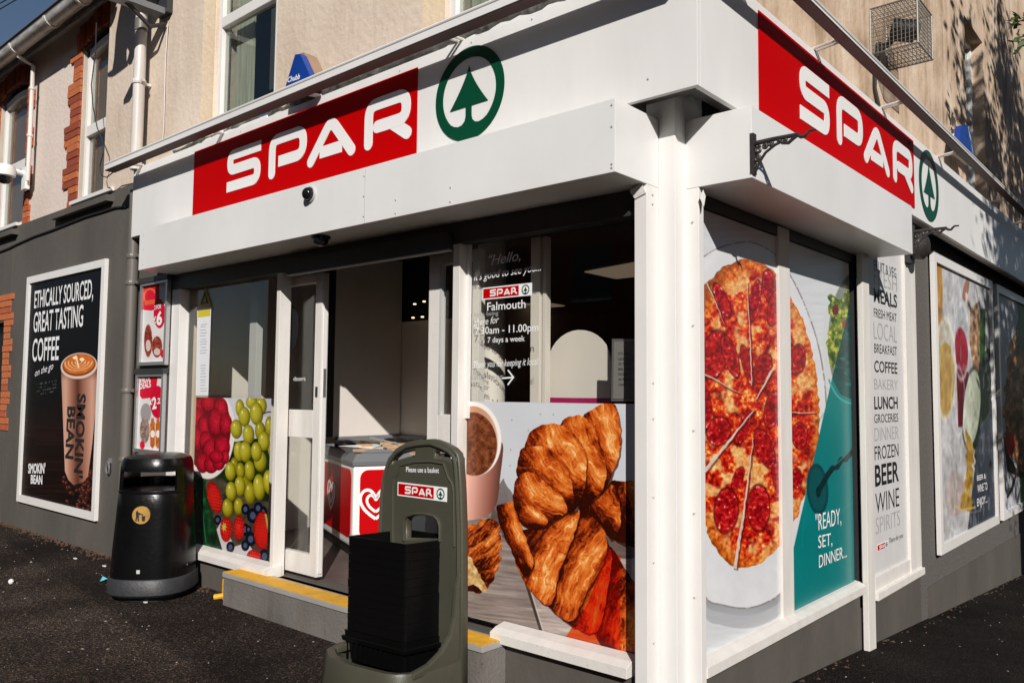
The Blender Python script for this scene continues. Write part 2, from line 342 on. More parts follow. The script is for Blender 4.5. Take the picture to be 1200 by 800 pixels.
def strip_mesh(mb, fr, pts, w, h0, h1, cap0=True, cap1=True):
    poly, L, R = offset_strip(pts, w, cap0, cap1)
    n = len(L)
    # strip quads plus caps as fans, then side wall
    V2 = poly; m = len(V2)
    top = [fr.at(p.x, p.y, h1) for p in V2]; bot = [fr.at(p.x, p.y, h0) for p in V2]
    fs = []
    c1 = 5 if cap1 else 0
    ri = lambda i: n+c1+(n-1-i)
    for i in range(n-1): fs.append((i, i+1, ri(i+1), ri(i)))
    if cap1: fs.append(tuple([n-1]+list(range(n, n+5))+[ri(n-1)]))
    if cap0: fs.append(tuple([ri(0)]+list(range(m-5, m))+[0]))
    side = [(i, (i+1) % m, (i+1) % m+m, i+m) for i in range(m)]
    mb.add(top+bot, fs+side); return mb
def poly_mesh(mb, fr, poly, h0, h1):
    return mb.prism([fr.at(p[0], p[1], h0) for p in poly], fr.en*(h1-h0))

def letter_strokes(ch, w, h, s):
    """SPAR style rounded lettering in a w x h cell, stroke s (centre lines)"""
    a = s/2; x0, x1, y0, y1 = a, w-a, a, h-a; ym = h*0.47
    if ch == 'S': return [(rounded([(w, y1), (x0, y1), (x0, h*0.52), (x1, h*0.52), (x1, y0), (0, y0)], [s*1.1, s*0.9, s*0.9, s*1.1]), False, False)]
    if ch == 'P': return [(rounded([(x0, y0), (x0, y1), (x1, y1), (x1, h*0.36), (x0+s*1.05, h*0.36)], [s*1.0, s*1.6, s*1.2]), True, False)]
    if ch == 'R': return [(rounded([(x0, y0), (x0, y1), (x1-0.01, y1), (x1-0.01, h*0.42), (x0+s*1.05, h*0.42)], [s*1.0, s*1.5, s*1.0]), True, True), ([(w*0.58, h*0.42), (x1, y0)], False, True)]
    if ch == 'A': return [(rounded([(x0, y0), (w/2, y1), (x1, y0)], [s*0.9]), True, True), ([(w*0.27, h*0.26), (w*0.73, h*0.26)], False, False)]
def letter(fr, ch, x, z, w, h, s, dep, m, parent):
    mb = MB()
    for k, (pts, c0, c1) in enumerate(letter_strokes(ch, w, h, s)):
        strip_mesh(mb, fr, [(p[0]+x, p[1]+z) for p in pts], s, 0.0005, dep-0.0006*k, c0, c1)
    return O('letter', mb, m, parent)
_h = {}
def text(s, fr, x, z, width, cap, m, parent, name='lettering', h=0.002, bold=0.0, shear=0.0, rot=0.0, depth=0.0, align='L'):
    cu = bpy.data.curves.new('t', 'FONT'); cu.body = s; cu.size = 1.0; cu.offset = bold; cu.shear = shear; cu.extrude = 0.0; cu.resolution_u = 3
    ob = bpy.data.objects.new('t', cu); COL.objects.link(ob)
    bpy.context.view_layer.update()
    me = bpy.data.meshes.new_from_object(ob.evaluated_get(bpy.context.evaluated_depsgraph_get()))
    bpy.data.objects.remove(ob); bpy.data.curves.remove(cu)
    xs = [v.co.x for v in me.vertices]; x0, x1 = min(xs), max(xs)
    sx = width/(x1-x0); sz = cap/0.70; ca, sa = math.cos(rot), math.sin(rot)
    for v in me.vertices:
        px, pz = (v.co.x-x0)*sx, v.co.y*sz
        px, pz = px*ca-pz*sa, px*sa+pz*ca
        v.co = fr.at(x+px, z+pz, h)
    me.materials.clear(); me.materials.append(M[m]); me.name = name
    o = bpy.data.objects.new(name, me); COL.objects.link(o)
    if parent is not None: o.parent = parent; o.location = -wpos(parent)
    return o
def textpx(s, fr, plane, bl, br, tl, m, parent, **k):
    """baseline from pixel bl to pixel br, cap height up to pixel tl, measured on the real plane"""
    a, b, c = plane(*bl), plane(*br), plane(*tl)
    xa, xb = (a-fr.o).dot(fr.ex), (b-fr.o).dot(fr.ex)
    dz = b.z-a.z
    return text(s, fr, xa, a.z, math.hypot(xb-xa, dz), c.z-a.z, m, parent, rot=math.atan2(dz, xb-xa), **k)
# ------------------------------------------------------------------ printed artwork, computed in code
class Art:
    """colour raster of one printed panel; shapes are given in the measured picture frame of the panel"""
    def __init__(s, plane, a0, a1, z0, z1, off, ppm, bgc):
        s.a0, s.a1, s.z0, s.z1 = a0, a1, z0, z1
        w, h = int((a1-a0)*ppm), int((z1-z0)*ppm); s.w, s.h = w, h
        A, Z = np.meshgrid(a0+(np.arange(w)+.5)/w*(a1-a0), z0+(np.arange(h)+.5)/h*(z1-z0))
        s.U, s.V = proj(A, off, Z) if plane == 'F' else proj(off, A, Z)
        s.U = s.U.astype(np.float32); s.V = s.V.astype(np.float32)
        s.I = np.empty((h, w, 3), np.float32); s.I[:] = np.array(bgc)/255.0
    def fill(s, m, col, k=1.0):
        m = np.asarray(m*k, np.float32)
        if not m.any(): return
        m = m[..., None]; c = np.array(col)/255.0 if not isinstance(col, np.ndarray) else col
        s.I += (np.asarray(c, np.float32)-s.I)*m
    def ell(s, cx, cy, rx, ry, ang=0.0):
        c, q = math.cos(math.radians(ang)), math.sin(math.radians(ang)); x, y = s.U-cx, s.V-cy
        return np.hypot((x*c+y*q)/rx, (-x*q+y*c)/ry)
    def disc(s, cx, cy, rx, ry, ang=0.0, soft=0.06): return np.clip((1-s.ell(cx, cy, rx, ry, ang))/soft, 0, 1)
    def poly(s, pts, wob=0.0, seed=0):
        U, V = s.U, s.V
        if wob: U = U+(noise(s.U/6, s.V/6, seed)-.5)*wob; V = V+(noise(s.U/6+50, s.V/6, seed+1)-.5)*wob
        m = np.zeros(U.shape, bool); n = len(pts)
        for i in range(n):
            x0, y0 = pts[i]; x1, y1 = pts[(i+1) % n]
            if y0 == y1: continue
            c = ((y0 > V) != (y1 > V)) & (U < (x1-x0)*(V-y0)/(y1-y0)+x0); m ^= c
        return m.astype(float)
    def line(s, p, q, w):
        px, py = p; qx, qy = q; L = math.hypot(qx-px, qy-py); t = np.clip(((s.U-px)*(qx-px)+(s.V-py)*(qy-py))/L**2, 0, 1)
        d = np.hypot(s.U-px-t*(qx-px), s.V-py-t*(qy-py)); return np.clip((w/2-d)/0.6+.5, 0, 1)
    def pline(s, pts, w):
        m = 0
        for a, b in zip(pts[:-1], pts[1:]): m = np.maximum(m, s.line(a, b, w))
        return m
_T = np.random.RandomState(11).rand(256, 256).astype(np.float32)
def noise(x, y, seed=0):
    x = np.asarray(x); y = np.asarray(y); xi, yi = np.floor(x).astype(np.int32), np.floor(y).astype(np.int32); fx, fy = x-xi, y-yi
    fx = fx*fx*(3-2*fx); fy = fy*fy*(3-2*fy)
    xi = (xi+seed*37) & 255; yi = (yi+seed*91) & 255; x1, y1 = (xi+1) & 255, (yi+1) & 255
    return (_T[xi, yi]*(1-fx)+_T[x1, yi]*fx)*(1-fy)+(_T[xi, y1]*(1-fx)+_T[x1, y1]*fx)*fy
def fbm(x, y, seed=0, o=4):
    r = 0; a = .5; t = 0
    for k in range(o): r = r+a*noise(x*2**k, y*2**k, seed+k*17); t += a; a *= .55
    return r/t
def ramp(t, stops):
    t = np.clip(t, 0, 1); xs = [p[0] for p in stops]
    return np.stack([np.interp(t, xs, [p[1][i]/255.0 for p in stops]) for i in range(3)], -1).astype(np.float32)
def smooth_poly(P, n=6):
    out = []; m = len(P)
    for i in range(m):
        p0, p1, p2, p3 = [np.array(P[(i+k) % m], float) for k in (-1, 0, 1, 2)]
        for k in range(n):
            t = k/n; out.append(tuple(0.5*((2*p1)+(-p0+p2)*t+(2*p0-5*p1+4*p2-p3)*t*t+(-p0+3*p1-3*p2+p3)*t**3)))
    return out
CR = [(0, (48, 12, 4)), (.14, (92, 28, 8)), (.32, (158, 62, 16)), (.52, (204, 102, 34)), (.72, (226, 144, 68)), (.88, (238, 182, 116)), (1, (250, 222, 176))]
def croissant(a, outline, p0, p1, n, curv, seed, wid, dark=0.0, cm=CR):
    """layered pastry: ridges across the axis p0-p1, light crests and dark folds, fine flaky grain along each ridge"""
    m = a.poly(smooth_poly(outline), 5, seed)
    dx, dy = p1[0]-p0[0], p1[1]-p0[1]; L = math.hypot(dx, dy); dx /= L; dy /= L
    x, y = a.U-p0[0], a.V-p0[1]; s = (x*dx+y*dy)/L; t = (-x*dy+y*dx)/wid
    wrp = (fbm(a.U/34, a.V/34, seed+5, 3)-.5)
    ph = s*n+curv*t*t+0.42*t+wrp*1.5; f = ph-np.floor(ph); idn = np.floor(ph)
    # each layer: dark fold where it slips under its neighbour, a light crest, then a long brown flank
    shell = np.where(f < .09, f/.09*.3, np.where(f < .26, .3+(f-.09)/.17*.7, 1-.62*(np.clip(f-.26, 0, 1)/.74)**.9))
    rx, ry = a.U*dx+a.V*dy, -a.U*dy+a.V*dx
    g1 = fbm(rx/1.6+wrp*9, ry/7.5+wrp*5, seed+9, 4); g2 = fbm(rx/4.2+wrp*4, ry/9, seed+21, 3); fine = fbm(a.U/1.7, a.V/1.7, seed+3, 2); big = fbm(a.U/12, a.V/12, seed+31, 3)
    rnd = 1-np.clip(np.abs(t+.15), 0, 1.3)**2.2*.6; crack = np.clip((.40-g2)*6, 0, 1)
    lit = .10+0.52*shell*rnd+0.75*(g1-.5)+0.30*(fine-.5)+.62*(big-.5)-dark-.16*crack+.06*np.sin(idn*2.3)
    a.fill(m, ramp(lit*1.12, cm)); return m
def pastry_seg(a, P, ang, seed, dark=0.0, cm=CR):
    """one overlapping layer of a croissant: grain along its long axis, light crest, dark underside and fold"""
    Q = smooth_poly([(543+x*.3877, 465+y*.3877) for x, y in P], 5); cx, cy = np.mean([q[0] for q in Q]), np.mean([q[1] for q in Q])
    c, s_ = math.cos(math.radians(ang)), math.sin(math.radians(ang))
    l = (a.U-cx)*c+(a.V-cy)*s_; q = -(a.U-cx)*s_+(a.V-cy)*c; qs = [-(x-cx)*s_+(y-cy)*c for x, y in Q]; ls = [(x-cx)*c+(y-cy)*s_ for x, y in Q]
    ql, qh, lm = min(qs), max(qs), max(map(abs, ls)); wv = (fbm(a.U/16, a.V/16, seed+5, 3)-.5); bend = (l/lm)**2*(qh-ql)*.16
    t = np.clip((q-ql+bend)/(qh-ql)+wv*.22, 0, 1.2)
    sh = a.poly([(x+1.4, y+2.6) for x, y in Q], 2, seed); a.fill(sh, (40, 10, 4), .7)
    m = a.poly(Q, 2, seed)
    g1 = fbm(l/13+wv*2, (q+bend)/1.35+wv*6, seed+9, 3); g2 = fbm(l/16, (q+bend)/3.6+wv*4, seed+21, 3); fine = fbm(a.U/1.6, a.V/1.6, seed+3, 2); big = fbm(a.U/14, a.V/14, seed+31, 2)
    form = .20+.52*np.exp(-((t-.30)/.27)**2)-.22*np.clip((t-.72)/.28, 0, 1)-.10*np.clip((.07-t)/.07, 0, 1); ends = .22*np.clip(np.abs(l)/lm-.62, 0, 1)/.38
    lay = t*3.4+wv*1.8; fl = lay-np.floor(lay); form = form-.17*np.exp(-(fl/.10)**2)+.10*np.exp(-((fl-.2)/.12)**2)
    lit = form+.44*(g1-.5)+.36*(g2-.5)+.20*(fine-.5)+.46*(big-.5)-ends-dark
    lit = .46+(lit-.50)*1.12-.02+.22*np.clip((g1*g2-.36)*5, 0, 1)*np.clip(1-np.abs(t-.3)*2.2, 0, 1)
    a.fill(m, ramp(lit, cm)*np.array((1.0, .90, .78), np.float32))
def soften(a, k=2):
    """slight lens softness of the printed photograph"""
    for _ in range(k):
        I = a.I; a.I = (I*2+np.roll(I, 1, 0)+np.roll(I, -1, 0)+np.roll(I, 1, 1)+np.roll(I, -1, 1))/6
    return a
def taper(p, q, w0, w1, n=7, seed=1):
    """irregular tapering sliver between two points"""
    r = random.Random(seed); dx, dy = q[0]-p[0], q[1]-p[1]; L = math.hypot(dx, dy); nx_, ny_ = -dy/L, dx/L; A, B_ = [], []
    for i in range(n+1):
        t = i/n; w = (w0+(w1-w0)*t)/2; j = r.uniform(-.35, .35)*w; A.append((p[0]+dx*t+nx_*(w+j), p[1]+dy*t+ny_*(w+j))); B_.append((p[0]+dx*t-nx_*(w-j), p[1]+dy*t-ny_*(w-j)))
    return A+B_[::-1]
def panel(name, art, fr, h, parent, rough=0.4, spec=0.2):
    """flat printed sheet carrying the raster"""
    me = bpy.data.meshes.new(name)
    vs = [fr.at(x, z, h) for x, z in ((art.a0, art.z0), (art.a1, art.z0), (art.a1, art.z1), (art.a0, art.z1))]
    me.from_pydata(vs, [], [(0, 1, 2, 3)]); uv = me.uv_layers.new(name='uv')
    for l, c in zip(uv.data, ((0, 0), (1, 0), (1, 1), (0, 1))): l.uv = c
    me.materials.append(image_mat('print_'+name, art.I, rough, spec)); me.update()
    o = bpy.data.objects.new(name, me); COL.objects.link(o)
    if parent is not None: o.parent = parent; o.location = -wpos(parent)
    return o

def art_croissant(x0, x1, z0, z1, y):
    a = Art('F', x0, x1, z0, z1, y, 500, (206, 208, 212)); U, V = a.U, a.V
    g = np.clip((V-560)/90+fbm(U/40, V/40, 1)*.4-.2, 0, 1)
    a.I = ramp(np.zeros_like(U), [(0, (206, 208, 212)), (1, (206, 208, 212))])*(0.97+0.05*fbm(U/30, V/30, 2))[..., None]
    wood = ramp(fbm(U/26, (V-0.12*U)/2.2, 4)*1.1, [(0, (96, 84, 80)), (.5, (138, 124, 117)), (1, (178, 166, 158))])
    m = a.poly([(540, 600), (580, 596), (612, 668), (637, 748), (620, 760), (540, 735)]); a.fill(np.maximum(m, g*(U < 640)*(U < 600+(V-600)*.26)), wood)
    a.fill(a.poly([(600, 620), (640, 600), (740, 640), (740, 780), (637, 750), (612, 670)]), wood*1.12+.06)
    a.fill(a.pline([(604, 640), (613, 671), (622, 700), (636, 746)], 3.2), (62, 52, 48)); a.fill(a.pline([(607, 640), (616, 671), (639, 746)], 1.2), (190, 180, 172))
    a.fill(a.poly([(580, 575), (590, 560), (612, 600), (600, 640), (575, 615)], 4), (60, 45, 42), .55)
    for k in range(26):
        u, v = random.uniform(552, 700), random.uniform(480, 560); a.fill(a.disc(u, v, .7, .9), (90, 80, 75), .6)
    # takeaway cup
    a.fill(a.poly(smooth_poly([(512, 520), (560, 552), (588, 518), (586, 560), (581, 592), (566, 606), (540, 610), (505, 612)])), ramp((U-540)/48+.12*(V-540)/60, [(0, (226, 178, 160)), (.4, (214, 160, 142)), (.8, (150, 92, 78)), (1, (96, 60, 52))]))
    a.fill(a.disc(556, 514, 32, 44, -4, .03), (246, 238, 230)); a.fill(a.disc(555, 516, 29, 41, -4, .03), ramp((V-475)/50, [(0, (196, 140, 104)), (1, (232, 206, 190))]))
    cof = ramp(fbm(U/5, V/5, 31)*.75+fbm(U/1.4, V/1.4, 8)*.42-.1, [(0, (48, 20, 10)), (.35, (96, 46, 24)), (.65, (136, 76, 44)), (1, (176, 122, 84))])
    a.fill(a.disc(555, 520, 28, 38, -4, .04), cof)
    # pastries
    def zz(P): return [(480+x/2.5, 460+y/2.5) for x, y in P]
    a.fill(a.poly(smooth_poly(zz([(500, 345), (545, 300), (602, 262), (655, 285), (690, 460), (600, 480), (555, 410)])), 0), (40, 20, 16), .5)
    for P, an, sd in (([(440, 262), (470, 255), (560, 270), (560, 430), (470, 440), (450, 400), (430, 330)], 70, 81), ([(345, 335), (380, 312), (420, 285), (445, 262), (470, 300), (475, 380), (450, 430), (420, 400), (380, 365)], 60, 82)): pastry_seg(a, P, an, sd, .10)
    croissant(a, zz([(150, 410), (190, 385), (240, 370), (262, 400), (265, 480), (240, 560), (200, 585), (150, 560)]), (545, 600), (588, 640), 5, .5, 70, 34, .10)
    m = a.poly(smooth_poly(zz([(155, 470), (180, 490), (205, 530), (225, 570), (215, 585), (185, 560), (160, 560)])), 4, 3)
    a.fill(m, ramp(fbm(U/3.5, V/3.5, 12), [(0, (120, 78, 34)), (.5, (206, 166, 104)), (1, (250, 232, 190))]))
    for P, an, sd, dk in (([(400, 520), (440, 452), (480, 505), (520, 560), (560, 600), (560, 820), (440, 765), (400, 725), (370, 640)], 115, 95, .06), ([(318, 600), (370, 480), (425, 432), (448, 468), (440, 560), (410, 700), (350, 702), (290, 655)], 112, 94, .02), ([(232, 560), (280, 430), (340, 345), (400, 372), (434, 430), (424, 500), (372, 590), (330, 676), (262, 640)], 116, 93, -.03), ([(158, 500), (170, 410), (230, 392), (320, 350), (350, 350), (330, 430), (290, 530), (268, 625), (218, 602), (182, 552)], 116, 92, .0), ([(98, 335), (115, 325), (152, 318), (172, 380), (190, 430), (212, 505), (180, 540), (140, 452), (116, 400)], 68, 91, .03),
        ([(362, 62), (400, 30), (450, 20), (470, 60), (474, 150), (452, 230), (412, 292), (375, 230), (345, 120)], 70, 101, -.03), ([(295, 80), (330, 58), (372, 64), (404, 120), (430, 205), (425, 270), (396, 308), (350, 332), (318, 240), (290, 150)], 62, 102, -.04), ([(190, 132), (212, 98), (265, 80), (320, 100), (362, 150), (372, 200), (368, 270), (345, 332), (312, 345), (255, 230), (188, 180)], 48, 103, -.02), ([(166, 185), (186, 152), (250, 152), (304, 200), (330, 270), (330, 335), (290, 350), (240, 290), (166, 240)], 46, 104, -.02), ([(151, 292), (160, 248), (190, 227), (238, 234), (284, 280), (316, 335), (300, 356), (250, 388), (208, 396), (172, 380), (154, 330)], 42, 105, -.04), ([(170, 345), (190, 328), (225, 338), (255, 372), (240, 392), (200, 396), (174, 378)], 35, 106, .0)): pastry_seg(a, P, an, sd, dk)
    # translucent orange sticker corner
    tri = a.poly([(657, 755), (690, 704), (713, 641), (727, 652), (727, 778), (657, 760)])
    br = a.I.mean(-1); a.fill(tri, ramp(br*1.5, [(0, (58, 2, 0)), (.3, (140, 10, 2)), (.6, (206, 36, 6)), (.85, (196, 62, 14)), (1, (190, 80, 26))]), .95)
    return soften(a, 1)

def art_pizza(y0, y1, z0, z1, x):
    a = Art('S', y0, y1, z0, z1, x, 400, (204, 206, 209)); U, V = a.U, a.V
    a.I = ramp(fbm(U/30, V/4, 3), [(0, (196, 198, 202)), (1, (220, 221, 223))])
    # board (tray): the two panes show the same oval
    def half(P): return smooth_poly(P, 8)
    board = half([(800, 330), (826, 300), (850, 288), (880, 284), (908, 298), (928, 326), (945, 362), (959, 405), (967, 455), (968, 510), (960, 575), (944, 636), (920, 688), (897, 706), (872, 712), (846, 708), (826, 698), (800, 640)])
    low = [(p[0], p[1]+9) for p in board]
    a.fill(a.poly(low), ramp((V-650)/70, [(0, (96, 98, 102)), (1, (168, 170, 174))])); a.fill(a.poly([(p[0], p[1]+24) for p in board])*(1-a.poly(low)), (120, 120, 124), .35)
    bd = a.poly(board); a.fill(bd, ramp(fbm(U/18, V/18, 9)*.6+.3, [(0, (196, 197, 200)), (1, (232, 232, 233))])); a.fill(a.pline(board+[board[0]], 1.6)*np.clip((fbm(U/5, V/3, 66)-.35)*8, .25, 1), (120, 108, 104), .8)
    # pizza
    out = half([(800, 350), (826, 334), (842, 318), (858, 308), (874, 304), (892, 308), (908, 318), (922, 340), (938, 370), (949, 402), (957, 440), (960, 482), (957, 528), (949, 562), (938, 594), (926, 622), (908, 645), (890, 660), (868, 665), (848, 655), (834, 634), (824, 606), (805, 560)])
    pm = a.poly(out, 3, 5); rr = a.ell(882, 486, 78, 182)
    n1 = fbm(U/9, V/9, 7, 5); n2 = fbm(U/3.0, V/3.4, 13, 4); n3 = fbm(U/14, V/16, 23, 3)
    tex = ramp(.47+(n1*.6+n2*.62-.62)*1.6, [(0, (70, 6, 4)), (.2, (140, 10, 6)), (.40, (194, 24, 12)), (.54, (218, 60, 20)), (.68, (230, 122, 44)), (.82, (242, 190, 110)), (1, (252, 236, 190))])
    ch = ramp(n2*1.1, [(0, (188, 104, 44)), (.45, (230, 176, 96)), (1, (248, 230, 182))]); k = np.clip((n3-.50)*7, 0, 1)[..., None]
    tex = tex*(1-k*.85)+ch*k*.85
    crust = ramp(n2*.8+n1*.3, [(0, (84, 22, 6)), (.35, (170, 68, 14)), (.62, (222, 122, 34)), (.85, (240, 176, 84)), (1, (250, 214, 150))]); k = np.clip((rr-.87)*9, 0, 1)[..., None]
    tex = tex*(1-k)+crust*k; a.fill(pm, tex); a.fill(pm*np.clip((rr-.97)*14, 0, 1), (96, 34, 12), .5)
    def pep(cx, cy, rx, ry, ang=0, s=0):
        r = a.ell(cx, cy, rx, ry, ang); m = np.clip((1-r)/.06, 0, 1)*pm
        a.fill(np.clip((1.12-r)/.1, 0, 1)*pm, (64, 4, 4), .75)
        q = fbm(U/3+s, V/3, 90+s, 3); a.fill(m, ramp(q*1.25-.15+.12*(r > .8), [(0, (90, 2, 8)), (.42, (150, 6, 14)), (.72, (202, 26, 26)), (.92, (226, 100, 84)), (1, (252, 224, 212))]))
    for i, p in enumerate([(838, 415, 15, 28, 10), (856, 417, 8, 26, -18), (846, 352, 7, 22, -22), (885, 352, 6, 24, 8), (902, 336, 8, 20, -8), (908, 360, 8, 22, 12), (876, 428, 6, 24, -15), (894, 432, 10, 18, 15), (842, 505, 14, 17, 10), (851, 598, 14, 26, 4), (889, 595, 13, 27, 0), (896, 525, 10, 24, -20), (872, 500, 6, 20, 15), (905, 480, 9, 22, 10), (828, 480, 6, 22, 0), (936, 420, 8, 17, 0), (937, 510, 9, 15, 0), (934, 560, 6, 12, 0), (912, 560, 7, 18, -10), (865, 560, 6, 14, 20)]): pep(*p, s=i)
    for k, (p, q, w0, w1) in enumerate((((829, 332), (850, 382), 2.0, .6), ((906, 432), (886, 468), 4.6, 1.2), ((825, 438), (868, 461), 2.6, .8), ((821, 558), (884, 480), 6.0, 1.6), ((883, 512), (862, 666), .8, 5.2), ((926, 482.5), (956, 484), 1.8, 1.0), ((876, 330), (881, 452), 1.0, 1.6))):
        w0 *= .75; w1 *= .75; a.fill(a.poly([(x+1, y+1.6) for x, y in taper(p, q, w0+1.6, w1+1.6, 7, k)], 1.5), (70, 8, 6), .55); a.fill(a.poly(taper(p, q, w0, w1, 7, k), 1.2), ramp(fbm(U/2, V/5, k), [(0, (190, 160, 140)), (.5, (222, 208, 196)), (1, (238, 232, 226))]), .92)
    a.fill(a.poly([(914, 300), (915, 300), (919, 720), (912, 720)])*0, (0, 0, 0))
    # salad bowl
    a.fill(a.disc(1006, 400, 42, 92, 0, .02), (206, 208, 208)); a.fill(a.disc(1007, 400, 37, 84, 0, .03), (120, 128, 118))
    sal = ramp(fbm(U/4, V/5, 44, 4)*1.25-.12, [(0, (20, 34, 8)), (.35, (60, 84, 16)), (.6, (128, 140, 34)), (.8, (196, 196, 84)), (1, (232, 226, 160))])
    a.fill(a.poly(smooth_poly([(972, 345), (985, 350), (1000, 338), (1030, 340), (1030, 470), (995, 452), (975, 430), (969, 400), (973, 372)]), 6, 4), sal)
    a.fill(a.disc(979, 363, 4, 6), (96, 14, 22)); a.fill(a.disc(990, 380, 3, 5), (150, 30, 36))
    # translucent teal sheet with a dark pizza wheel
    teal = a.poly([(927, 760), (927, 655), (975, 443), (990, 382), (1003, 320), (1060, 200), (1060, 760)])
    br = a.I.mean(-1)*.45+a.I[..., 1]*.55
    a.fill(teal, ramp(br*(V < 470)+.78*(V >= 470), [(0, (2, 34, 34)), (.5, (4, 74, 72)), (.78, (2, 118, 116)), (1, (20, 140, 136))]))
    a.fill(a.poly([(975, 443), (985, 462), (1003, 470), (1060, 475), (1060, 760), (927, 760), (927, 655)]), ramp(.5+.5*fbm(U/40, V/60, 3), [(0, (0, 96, 98)), (1, (6, 128, 126))]))
    a.fill(a.pline(smooth_poly([(972, 445), (980, 462), (992, 471), (1010, 474), (1010, 475), (992, 473)])[:24], 2.0), (60, 168, 160))
    a.fill(a.disc(958, 573, 13, 31, -4, .05), (6, 66, 70)); a.fill(a.disc(958, 573, 10, 26, -4, .05), (10, 78, 80)); a.fill(a.disc(959, 576, 3, 7), (4, 40, 44))
    a.fill(a.pline([(960, 574), (970, 556), (976, 548), (981, 547), (986, 538), (991, 538), (1003, 522), (1020, 505)], 6), (4, 40, 44)); a.fill(a.pline([(978, 545), (988, 536), (1000, 523)], 1.3), (40, 120, 118))
    for p, q in (((955, 500), (975, 470)), ((947, 540), (940, 640)), ((985, 600), (1003, 585))): a.fill(a.line(p, q, 1.2), (30, 140, 134), .4)
    return soften(a, 1)

def art_fruit(x0, x1, z0, z1, y):
    a = Art('F', x0, x1, z0, z1, y, 440, (28, 34, 16)); U, V = a.U, a.V
    P = lambda x, y: (200+x/4, 460+y/4)
    a.I = ramp(fbm(U/14, V/20, 3)*1.0, [(0, (6, 14, 6)), (.5, (20, 42, 14)), (1, (60, 62, 24))])
    a.fill(a.poly([P(200, 20), P(490, 20), P(490, 200), P(300, 230)]), (196, 198, 204)); a.fill(a.poly([P(395, 20), P(490, 20), P(490, 120), P(420, 110)]), (176, 178, 184))
    a.fill(a.poly([P(150, 390), P(240, 400), P(330, 480), P(500, 520), P(500, 880), P(300, 780), P(245, 740), P(215, 640)]), ramp(fbm(U/8, V/8, 6), [(0, (30, 26, 20)), (1, (96, 84, 66))]))
    a.fill(a.poly([P(80, 310), P(160, 390), P(175, 520), P(240, 780), P(80, 740)], 4), ramp(fbm(U/5, V/9, 16)*1.1, [(0, (3, 12, 6)), (.6, (10, 48, 24)), (1, (22, 96, 44))]))
    a.fill(a.pline([P(95, 320), P(130, 350), P(165, 385)], 2), (30, 120, 60)); a.fill(a.pline([P(100, 400), P(150, 560), P(165, 700)], 1.6), (20, 90, 46))
    a.fill(a.poly([P(215, 640), P(240, 600), P(300, 720), P(360, 700), P(420, 790), P(380, 800), P(245, 745)]), (186, 180, 182))
    # bowl
    a.fill(a.disc(*P(190, 200), 28, 52, 6, .03), (226, 214, 208)); a.fill(a.disc(*P(180, 188), 25.5, 46, 6, .03), (110, 8, 16))
    def rasp(x, y, rx, ry, s):
        cx, cy = P(x, y); r = a.ell(cx, cy, rx, ry); d = fbm(U/1.6+s, V/1.9, s, 2); sh = np.clip(.35+.4*(1-r)+.3*((cx-U)/rx*-.2+(cy-V)/ry*.35), 0, 1)
        drup = np.abs(np.sin((U-cx)*1.9+s)*np.sin((V-cy)*1.5+s)); a.fill(np.clip((1-r)/.08, 0, 1), ramp(sh*.62+drup*.30+d*.22-.10-.35*np.clip(r-.6, 0, 1), [(0, (50, 0, 6)), (.3, (120, 2, 20)), (.6, (196, 14, 44)), (.85, (226, 50, 74)), (1, (246, 140, 150))]))
    for i, (x, y, rx, ry) in enumerate([(130, 70, 8, 12), (175, 50, 9, 11), (235, 80, 9, 15), (125, 120, 8, 14), (155, 165, 8, 16), (210, 140, 10, 17), (258, 150, 8, 14), (125, 215, 6, 16), (165, 230, 8, 14), (188, 265, 10, 13), (240, 255, 10, 14), (150, 330, 8, 12), (190, 335, 9, 11), (225, 325, 8, 10), (255, 300, 5, 9), (215, 300, 9, 8)]): rasp(x, y, rx, ry, i+3)
    def grape(x, y, rx, ry, s=0, c=0):
        cx, cy = P(x, y); r = a.ell(cx, cy, rx/4+.4, ry/4+.4, -3); m = np.clip((1-r)/.07, 0, 1)
        sh = np.clip(.25+.62*np.sqrt(np.clip(1-r*r, 0, 1))+.16*((cx-U)/(rx/4)-(V-cy)/(ry/4)*.6)+.1*(fbm(U/4, V/5, s)-.5)-c, 0, 1)
        a.fill(m, ramp(sh, [(0, (34, 32, 2)), (.35, (86, 80, 6)), (.65, (142, 132, 20)), (.9, (182, 172, 54)), (1, (230, 224, 140))]))
        a.fill(a.disc(cx-rx/11, cy-ry/9, rx/19, ry/17, 0, .7), (246, 244, 200), .65)
    for i, g in enumerate([(380, 45, 27, 30), (425, 60, 25, 40), (325, 72, 20, 42), (350, 430, 30, 50, .2), (465, 160, 22, 50, .1), (475, 250, 22, 60, .1), (345, 112, 27, 47), (402, 98, 31, 54), (308, 170, 27, 45), (420, 180, 24, 46, .12), (365, 195, 27, 46), (437, 227, 27, 46), (300, 345, 20, 44, .15), (420, 320, 30, 50, .05), (320, 275, 24, 48), (350, 276, 29, 50), (402, 276, 25, 46), (370, 365, 25, 48, .05), (280, 368, 25, 45), (328, 366, 20, 40, .1), (372, 470, 27, 54, .1), (415, 442, 28, 62), (460, 418, 26, 58), (325, 437, 25, 48), (284, 462, 25, 46), (268, 540, 25, 46, .08), (320, 532, 23, 42, .1)]): grape(g[0], g[1], g[2], g[3], i, g[4] if len(g) > 4 else 0)
    a.fill(a.pline([P(430, 100), P(455, 90), P(480, 90)], 1.3), (60, 30, 14))
    def blue(x, y, r0):
        cx, cy = P(x, y); r = a.ell(cx, cy, r0/4, r0/3.0); a.fill(np.clip((1-r)/.08, 0, 1), ramp(.9-r*.75+.12*(fbm(U/2, V/2, 5)-.5), [(0, (2, 3, 8)), (.5, (14, 20, 38)), (1, (92, 104, 132))]), 1)
        a.fill(np.clip(1-np.abs(r-.35)*6, 0, 1), (150, 160, 186), .4)
